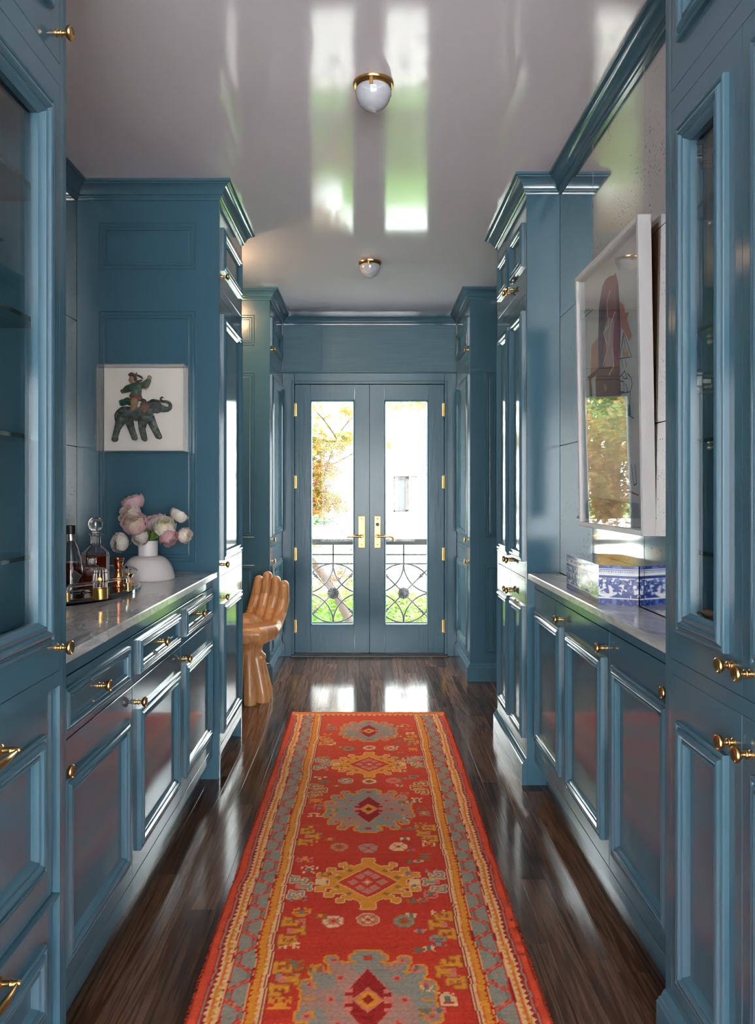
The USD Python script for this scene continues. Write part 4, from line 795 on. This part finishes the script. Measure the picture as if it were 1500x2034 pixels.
# ---------------------------------------------------------------- framed drawing leaning out from the mirror wall
def picture():
    Y0, Y1, Z0, Z1 = 2.246, 2.925, 1.176, 2.135; XF = .8215; D = .040
    t = thing('framed_drawing', 'white box-framed crayon drawing hung on the mirrored wall above the porcelain box', 'picture', (WR, (Y0 + Y1) / 2, Z0))
    tilt = math.atan(.016 / (Z1 - Z0)); Tm = trimesh.transformations.rotation_matrix(-tilt, [0, 1, 0], [XF, 0, Z0])
    put = lambda m: M3(m).copy().apply_transform(Tm)
    fw = .017
    for a, b, c, d in ((Y0, Y0 + fw, Z0, Z1), (Y1 - fw, Y1, Z0, Z1), (Y0 + fw, Y1 - fw, Z0, Z0 + fw), (Y0 + fw, Y1 - fw, Z1 - fw, Z1)): obj('frame_rail', put(box(XF, XF + D, a, b, c, d, .0012)), WHITEP, t)
    q = .004
    obj('spacer', put(join([box(XF + .010, XF + .031, Y0 + fw, Y0 + fw + q, Z0 + fw, Z1 - fw), box(XF + .010, XF + .031, Y1 - fw - q, Y1 - fw, Z0 + fw, Z1 - fw), box(XF + .010, XF + .031, Y0 + fw, Y1 - fw, Z1 - fw - q, Z1 - fw), box(XF + .010, XF + .031, Y0 + fw, Y1 - fw, Z0 + fw, Z0 + fw + q)])), WHITEP, t)
    obj('glass_pane', put(box(XF + .0065, XF + .0095, Y0 + fw - .003, Y1 - fw + .003, Z0 + fw - .003, Z1 - fw + .003)), pane('picture_pane', (.97, .975, .97), base=.06), t)
    XP = XF + .031
    sh = obj('paper', put(box(XP, XP + .001, Y0 + fw, Y1 - fw, Z0 + fw, Z1 - fw)), P('drawing_paper', (.62, .60, .56), .9), t)
    obj('backing_board', put(box(XP + .0012, XF + D - .001, Y0 + fw, Y1 - fw, Z0 + fw, Z1 - fw)), P('kraft_board', (.26, .12, .05), .8), t)
    obj('hanging_cleat', box(XF + D - .004, WR - .0005, Y0 + .2, Y1 - .2, Z1 - .28, Z1 - .25), P('cleat', (.3, .2, .1), .6), t)
    def pq(x, y, sc, ox, oy):
        X = ox + x / sc; Yp = oy + y / sc; YY = (XP - .008) * 1500 / (X - 729); return YY, EYE + (976 - Yp) * YY / 1500
    A = lambda x, y: pq(x, y, 5.98, 1120, 400); B = lambda x, y: pq(x, y, 5.648, 1120, 720)
    lay_ = [0]
    def patch(pts, f, col, name):
        pl = Polygon([f(*p) for p in pts]).buffer(0); lay_[0] += 1
        for g in getattr(pl, 'geoms', [pl]):
            m = trimesh.creation.extrude_polygon(g, .00025, engine='earcut'); v = m.vertices; xx = XP - .0003 - lay_[0] * .00028
            obj('color_patch', put(trimesh.Trimesh(np.c_[xx + v[:, 2], v[:, 0], v[:, 1]], m.faces, process=False)), P('crayon_%s_%d' % (name, lay_[0]), lin(col), .9), sh)
    def stroke(pts, f, col, name, w=.0016):
        from shapely.geometry import LineString
        q = LineString([f(*p) for p in pts]).buffer(w); lay_[0] += 1; m = trimesh.creation.extrude_polygon(q if q.geom_type == 'Polygon' else q.geoms[0], .00025, engine='earcut'); v = m.vertices; xx = XP - .0003 - lay_[0] * .00028
        obj('pen_line', put(trimesh.Trimesh(np.c_[xx + v[:, 2], v[:, 0], v[:, 1]], m.faces, process=False)), P('pen_%s_%d' % (name, lay_[0]), lin(col), .9), sh)
    patch([(480, 1010), (520, 930), (570, 890), (615, 880), (640, 850), (668, 960), (684, 1250), (690, 1500), (680, 1750), (668, 2080), (420, 2080), (420, 1750), (440, 1250)], A, (150, 84, 66), 'rust')
    patch([(440, 1250), (520, 1230), (500, 1550), (480, 1800), (470, 2080), (425, 2080), (420, 1700)], A, (92, 40, 58), 'plum')
    patch([(640, 1000), (668, 980), (690, 1400), (676, 1800), (640, 1800), (655, 1400)], A, (96, 50, 52), 'umber')
    patch([(600, 1560), (650, 1380), (676, 1600), (650, 1900), (610, 1800)], A, (146, 34, 74), 'magenta')
    patch([(500, 1500), (560, 1380), (620, 1400), (600, 1700), (620, 2080), (480, 2080), (520, 1780)], A, (176, 140, 134), 'mauve')
    patch([(690, 1190), (740, 1240), (748, 1330), (795, 1320), (768, 1400), (825, 1600), (795, 1665), (745, 1560), (700, 1500)], A, (196, 124, 100), 'salmon')
    patch([(330, 2080), (345, 1720), (420, 1620), (412, 2080)], A, (196, 140, 116), 'blush')
    patch([(710, 1840), (722, 1740), (748, 1800), (742, 1846)], A, (196, 160, 30), 'yellow'); patch([(752, 1840), (760, 1760), (788, 1800), (780, 1842)], A, (196, 160, 30), 'yellow')
    patch([(455, 2000), (470, 1930), (485, 1990), (475, 2060)], A, (90, 130, 150), 'sky')
    patch([(280, 165), (400, 66), (420, 100), (318, 190), (335, 420), (302, 420), (296, 200)], B, (130, 66, 34), 'brown')
    patch([(370, 200), (400, 60), (640, 40), (652, 420), (372, 420)], B, (120, 70, 50), 'chestnut')
    patch([(488, 115), (640, 20), (642, 80), (500, 160)], B, (140, 74, 36), 'brown'); patch([(462, 270), (480, 225), (500, 290), (480, 340)], B, (180, 130, 40), 'ochre')
    for pts in ([(585, 1060), (545, 1200), (560, 1480), (500, 1560), (540, 1700)], [(640, 1320), (590, 1450), (560, 1700), (490, 1950)], [(600, 1750), (620, 1950), (560, 2060)]): stroke(pts, A, (206, 196, 192), 'white', .003)
    for pts in ([(690, 1860), (740, 1550), (830, 1850)], [(680, 1872), (740, 1860), (815, 1850)], [(720, 1760), (740, 1580), (760, 1760)], [(715, 1880), (728, 1960)], [(760, 1880), (772, 1960)], [(285, 1330), (300, 1270), (310, 1310), (330, 1270), (335, 1300), (345, 1285)], [(290, 1370), (385, 1285)]): stroke(pts, A, (34, 34, 38), 'ink')
    for pts in ([(655, 165), (710, 95), (740, 180), (700, 180), (680, 150)], [(740, 120), (780, 170), (795, 240), (770, 330), (765, 480)], [(660, 210), (700, 215), (700, 330), (655, 330), (660, 240)], [(720, 240), (745, 310), (735, 330)], [(650, 350), (770, 330)], [(740, 590), (810, 628)], [(775, 1150), (800, 1380), (830, 1360), (815, 1150)], [(765, 480), (740, 490)]): stroke(pts, B, (34, 34, 40), 'ink')
    patch([(745, 500), (775, 480), (780, 600), (745, 590)], B, (70, 72, 110), 'indigo'); stroke([(750, 1450), (800, 1470), (850, 1490)], B, (150, 84, 50), 'rust', .0025)
    patch([(150, 1775), (860, 1830), (850, 1580), (750, 1570), (300, 1500)], lambda x, y: B(x, min(y, 1750)), (150, 148, 150), 'grey')
picture()
# ---------------------------------------------------------------- the balcony rail outside the doors
def railing():
    Yr = 6.46; s = Yr / 1500
    t = thing('balcony_railing', 'dark wrought iron balcony rail with circles and rosettes outside the garden doors', 'railing', (0, Yr, 0))
    Zp = lambda y: EYE + (976 - y) * s
    x0, x1 = -1.9, 1.95
    obj('handrail', box(x0, x1, Yr - .020, Yr + .020, Zp(1082), Zp(1070), .004), IRON, t)
    for y in (1101.5, 1119.5, 1237): obj('bar', box(x0, x1, Yr - .005, Yr + .005, Zp(y) - .006, Zp(y) + .006, .001), IRON, t)
    zc, r = Zp(1178), .2505; zb = Zp(1242)
    for px in (-1.89, .021, 1.94): obj('post', box(px - .012, px + .012, Yr - .012, Yr + .012, -.0305, Zp(1080), .002), IRON, t)
    for k in range(-3, 4):
        cx = .0125 + (k - .5) * .6035
        if k > -3 or True: obj('upright', box(cx - .0065, cx + .0065, Yr - .005, Yr + .005, zc + r - .003, Zp(1082), .001), IRON, t)
        g = np.arange(48) * 2 * PI / 48
        obj('circle', tube(np.c_[cx + r * np.cos(g), np.full(48, Yr), zc + r * np.sin(g)], .0072, 6, closed=True), IRON, t, smooth=True)
        for sx in (-1, 1):
            for sz in (-1, 1):
                g = np.linspace(0, PI / 2, 14); obj('arc', tube(np.c_[cx + sx * (r - r * np.cos(g)) , np.full(14, Yr + .004), zc + sz * (r - r * np.sin(g))], .0072, 6), IRON, t, smooth=True)
                obj('diagonal_bar', tube([(cx + sx * .03, Yr - .002, zc + sz * .03), (cx + sx * .28, Yr - .002, zc + sz * .28)], .0072, 6), IRON, t)
                d = np.array([sx, 0, sz]) / math.sqrt(2); obj('collar', orient(lathe([(0, -.034), (.009, -.030), (.013, -.020), (.009, -.012), (.020, -.004), (.020, .004), (.009, .012), (.013, .020), (.009, .030), (0, .034)], 10), d, (cx + sx * .150, Yr - .002, zc + sz * .150)), IRON, t, smooth=30)
        pet = [orient(lathe([(0, -.008), (.030, -.006), (.034, 0), (.030, .008), (.012, .013), (.008, .018), (0, .018)], 24), (0, -1, 0), (cx, Yr - .004, zc))]
        for q in range(12):
            a = q * PI / 6; pet.append(M3(sph((0, 0, 0), .014, 10).scale((1, .55, 1)).translate((cx + .038 * math.cos(a), Yr - .010, zc + .038 * math.sin(a)))))
        obj('rosette', join(pet), IRON, t, smooth=40)
railing()
# ---------------------------------------------------------------- garden: slab, lawn, neighbour's house, trees
top('balcony_floor', box(-2.6, 2.6, 6.13, 6.6, -.22, -.03, .004), P('stone_sill', (.55, .53, .50), .7), kind='structure')
LAWN = mat('lawn', {'g': ('geometry', {}), 'n': ('noise_texture', {'scale': 1.6, 'detail': 6.0, 'roughness': .7}), 'r': ('rgb_ramp', {'ramp': [(.3, (.06, .16, .02)), (.7, (.13, .27, .035))]}), 'p': ('principled_bsdf', dict(roughness=.9))}, [('g.position', 'n.vector'), ('n.fac', 'r.fac'), ('r.color', 'p.base_color')])
top('terrace_paving', box(-8, 8, 6.605, 8.1, -.50, -.245), P('pale_stone', (.62, .60, .55), .8), kind='structure')
top('lawn', box(-40, 40, 8.1, 70, -.50, -.25), LAWN, kind='structure')
HOUSE = P('white_render', (.80, .80, .80), .85); BROWN = P('brown_window_paint', (.018, .010, .008), .6); ROOF = P('slate_roof', (.24, .25, .28), .8)
h = thing('house', 'white rendered neighbour house with one brown window beyond the garden', 'house', (3, 13, -.25))
Y1 = 11.6
obj('wall', join([box(-1.4, .48, Y1, Y1 + .3, -.25, 5.0), box(.63, 9, Y1, Y1 + .3, -.25, 5.0), box(.48, .63, Y1, Y1 + .3, 1.52, 5.0), box(.48, .63, Y1, Y1 + .3, -.25, 1.0), box(-1.4, -1.1, Y1 + .3, Y1 + 7, -.25, 5.0)]), HOUSE, h)
wd = obj('window', join([box(.41, .645, Y1 - .02, Y1 + .05, 1.50, 1.545), box(.41, .645, Y1 - .02, Y1 + .05, .99, 1.025), box(.588, .645, Y1 - .02, Y1 + .05, 1.0, 1.54), box(.41, .425, Y1 - .02, Y1 + .05, 1.0, 1.54)]), BROWN, h)
obj('pane', box(.425, .60, Y1 + .02, Y1 + .03, 1.02, 1.51), P('dark_glass', (.045, .048, .052), .1), wd)
obj('lintel', box(.47, 1.05, Y1 - .06, Y1, 1.55, 1.60), P('grey_trim', (.045, .043, .041), .7), h)
for k in range(9): obj('louvre', box(.655, .77, Y1 - .03, Y1 - .002, 1.24 + k * .034, 1.268 + k * .034, .002), P('louvre_%d' % k, (.055, .053, .05), .7) if k == 0 else '/World/Looks/louvre_0', h)
obj('roof', join([box(-1.6, 9.3, Y1 - .5, Y1 + 7, 5.0, 5.25)]), ROOF, h)
top('garden_wall', box(-6, -.36, 10.4, 10.6, -.25, .84, .01), HOUSE, 'low white garden wall behind the golden maple', 'wall')
MAPLE = [leafy('maple_leaf_%d' % k, c, tuple(min(1, x * 1.3) for x in c)) for k, c in enumerate(((.155, .070, .002), (.18, .100, .003), (.15, .042, .006), (.11, .10, .004)))]
GREENL = [leafy('green_leaf_%d' % k, c, tuple(min(1, x * 1.3) for x in c)) for k, c in enumerate(((.055, .125, .016), (.085, .165, .022), (.04, .095, .024), (.11, .19, .03)))]
BARK = P('maple_bark', (.042, .027, .020), .85); BARK2 = P('oak_bark', (.07, .055, .045), .9)
def star(n=7):
    V, F = [[0, 0, 0]], []
    for k in range(n):
        a = (k - (n - 1) / 2) * .72; L = (.55, .8, .95, 1.0, .95, .8, .55)[k]
        V += [[.20 * math.cos(a - .34), .20 * math.sin(a - .34), .02], [L * .6 * math.cos(a - .13), L * .6 * math.sin(a - .13), .0], [L * math.cos(a), L * math.sin(a), -.10], [L * .6 * math.cos(a + .13), L * .6 * math.sin(a + .13), .0], [.20 * math.cos(a + .34), .20 * math.sin(a + .34), .02]]
        b = 1 + 5 * k; F += [[0, b, b + 1], [0, b + 1, b + 2], [0, b + 2, b + 3], [0, b + 3, b + 4]]
    return np.array(V), np.array(F)
OVAL = (np.array([[0, 0, 0], [.35, .22, .05], [.75, .18, .04], [1, 0, -.08], [.75, -.18, .04], [.35, -.22, .05]], float), np.array([[0, 1, 5], [1, 2, 5], [2, 4, 5], [2, 3, 4]]))
def scatter(shape, P_, size, rng, up=.5):
    """Leaves of one shape at points, each turned its own way, as one mesh."""
    v0, f0 = shape; n = len(P_); a = rng.normal(size=(n, 3)); a[:, 2] *= .5; a /= np.linalg.norm(a, axis=1, keepdims=True)
    b = rng.normal(size=(n, 3)) * .6; b[:, 2] += up; b -= a * (a * b).sum(1, keepdims=True); b /= np.linalg.norm(b, axis=1, keepdims=True); c = np.cross(b, a)
    s = size * rng.uniform(.6, 1.2, n)
    v = P_[:, None] + s[:, None, None] * (v0[None, :, :1] * a[:, None] + v0[None, :, 1:2] * c[:, None] + v0[None, :, 2:] * b[:, None])
    f = (f0[None] + (np.arange(n) * len(v0))[:, None, None]).reshape(-1, 3); return M3((v.reshape(-1, 3), f))
def maple():
    R = np.random.default_rng(21); Yt = 8.3; s = Yt / 1500; W = lambda x, y, d=0: np.array([(x - 729) * s, Yt + d, EYE + (976 - y) * s])
    t = thing('maple_tree', 'slender leaning maple with golden orange leaves seen through the garden doors', 'tree', (-.15, Yt, -.25))
    trunk = spline([W(706, 1262), W(680, 1205), W(650, 1155), W(622, 1118), W(600, 1075)], 20); obj('trunk', tube(trunk, np.linspace(.052, .036, 20), 9), BARK, t, smooth=True)
    br = [[W(604, 1082), W(612, 1045, .05), W(628, 990, .1), W(650, 925, .1), W(668, 870, .1), W(700, 828, .1), W(745, 800, .1)], [W(600, 1075), W(560, 1020, -.1), W(530, 950, -.2), W(500, 880, -.3)], [W(628, 995, .1), W(660, 1000, .2), W(690, 1020, .3)], [W(650, 925, .1), W(690, 905, .2), W(720, 890, .2), W(775, 880, .2)], [W(640, 1130), W(668, 1155, .1), W(690, 1120, .2)],
          [W(600, 1075), W(555, 1050, .3), W(500, 1000, .5), W(430, 960, .6)], [W(560, 1020, -.1), W(600, 960, -.4), W(620, 900, -.5)], [W(530, 950, -.2), W(470, 900, .1), W(420, 830, .2)], [W(430, 960, .6), W(380, 930, .8), W(330, 860, .8)], [W(668, 870, .1), W(640, 830, .1), W(610, 800, 0)], [W(745, 800, .1), W(800, 790, .2), W(860, 800, .3)]]
    pts = []
    for k, b in enumerate(br):
        p = spline(b, 22); obj('branch', tube(p, np.linspace(.020 if k < 2 else .011, .004, 22), 7), BARK, t, smooth=True); pts.append(p[6:])
    pts = np.vstack(pts)
    clusters = [(650, 885, 40, 20, 260), (690, 815, 24, 14, 90), (640, 935, 30, 30, 330), (625, 980, 25, 25, 300), (655, 990, 26, 22, 180), (690, 875, 18, 14, 110), (770, 884, 12, 7, 26), (800, 806, 44, 12, 60), (560, 930, 60, 70, 900), (470, 880, 70, 80, 900), (540, 1010, 60, 50, 700), (400, 900, 70, 70, 600), (600, 870, 50, 50, 500), (330, 850, 60, 60, 350), (620, 1075, 14, 26, 36), (640, 1012, 20, 12, 70), (600, 1140, 30, 50, 160)]
    L = [np.array([W(R.normal(cx, sx * .55), R.normal(cy, sy * .55), R.normal(0, .28)) for _ in range(n)]) for cx, cy, sx, sy, n in clusters]
    L = np.vstack(L + [pts[R.integers(0, len(pts), 900)] + R.normal(0, .07, (900, 3))]); g = R.integers(0, 4, len(L)); hi = L[:, 2] > 1.75; g[hi & (R.random(len(L)) < .5)] = 3
    for k in range(4): obj('foliage', scatter(star(), L[g == k], .062, R, .9), MAPLE[k], t, kind='stuff')
maple()
def big_tree(name, label, x, y, h, rad, n, seed, cols, lsize=.11, trunk=.2, low=.35):
    R = np.random.default_rng(seed); t = thing(name, label, 'tree', (x, y, -.25))
    tr = spline([(x, y, -.3), (x + .1 * rad, y, h * .3), (x - .1 * rad, y + .1, h * .6), (x + .05 * rad, y, h * .85)], 16); obj('trunk', tube(tr, np.linspace(trunk, trunk * .3, 16), 9), BARK2, t, smooth=True)
    P_ = []; cl = []
    for k in range(22):
        a = R.uniform(0, 2 * PI); q = R.uniform(.25, 1) * rad; zz = R.uniform(low, 1.0); c = np.array([x + q * math.cos(a) * (1.15 - .5 * zz), y + q * math.sin(a) * (1.15 - .5 * zz), h * zz]); cl.append(c)
        st = tr[min(15, int(zz * 13))]; obj('bough', tube(spline([st - [0, 0, .1 * h], (st + c) / 2 + [0, 0, .05 * h], c], 10), np.linspace(trunk * .35, .02, 10), 6), BARK2, t, smooth=True)
        P_.append(c + R.normal(0, 1, (n // 22, 3)) * [rad * .27, rad * .27, h * .075])
    P_ = np.vstack(P_); P_ = P_[P_[:, 2] > .1]; g = R.integers(0, len(cols), len(P_))
    for k, m in enumerate(cols): obj('foliage', scatter(OVAL, P_[g == k], lsize, R, .6), m, t, kind='stuff')
big_tree('shade_tree', 'green shade tree with a thick trunk beside the white house', -3.0, 14.0, 5.6, 1.0, 9000, 5, GREENL, .13, .22)
big_tree('shade_tree', 'tall green tree farthest off past the lawn', -9.2, 20.5, 8.0, 3.2, 11000, 6, GREENL, .20, .3, .2)
big_tree('shade_tree', 'pale green tree far behind the broad shade tree', -6.8, 27, 8.5, 2.0, 8000, 7, GREENL, .18, .2, .1)
big_tree('shade_tree', 'bushy green tree on the sunny side of the lawn', -13.5, 13, 6.0, 2.6, 8000, 8, GREENL, .18, .2, .1)
R9 = np.random.default_rng(9)
t = thing('shrub', 'blue-green leafy shrub showing over the low garden wall', 'shrub', (-.62, 11.1, -.25))
q = np.array([[R9.normal(-.70, .16), R9.normal(11.1, .10), R9.uniform(.4, 1.12)] for _ in range(800)]); q = q[q[:, 2] < 1.18 - 1.2 * np.abs(q[:, 0] + .70)]
obj('stem', tube(spline([(-.66, 11.1, -.25), (-.68, 11.1, .4), (-.62, 11.1, .9)], 8), .018, 6), BARK, t, smooth=True); obj('foliage', scatter(OVAL, q, .07, R9, .6), GREENL[2], t, kind='stuff')
t = thing('ground_cover', 'bright green low plants along the foot of the white house', 'plants', (0, 9.4, -.25), kind='stuff')
q = np.array([[R9.uniform(-3.5, 3.0), R9.uniform(8.7, 10.3), 0] for _ in range(9000)]); q[:, 2] = -.25 + R9.random(9000) * (.10 + .42 * meshkit.fbm(np.c_[q[:, 0] * 2.2, q[:, 1] * 2, q[:, 1] * 0], 3, 3)) * np.where(q[:, 0] < .1, 1.0, .62)
g = R9.integers(0, 3, len(q))
for k, m in enumerate((GREENL[1], GREENL[3], leafy('lime_leaf', (.13, .21, .016), (.14, .22, .016)))): obj('foliage', scatter(OVAL, q[g == k], .085, R9, 1.2), m, t, kind='stuff')
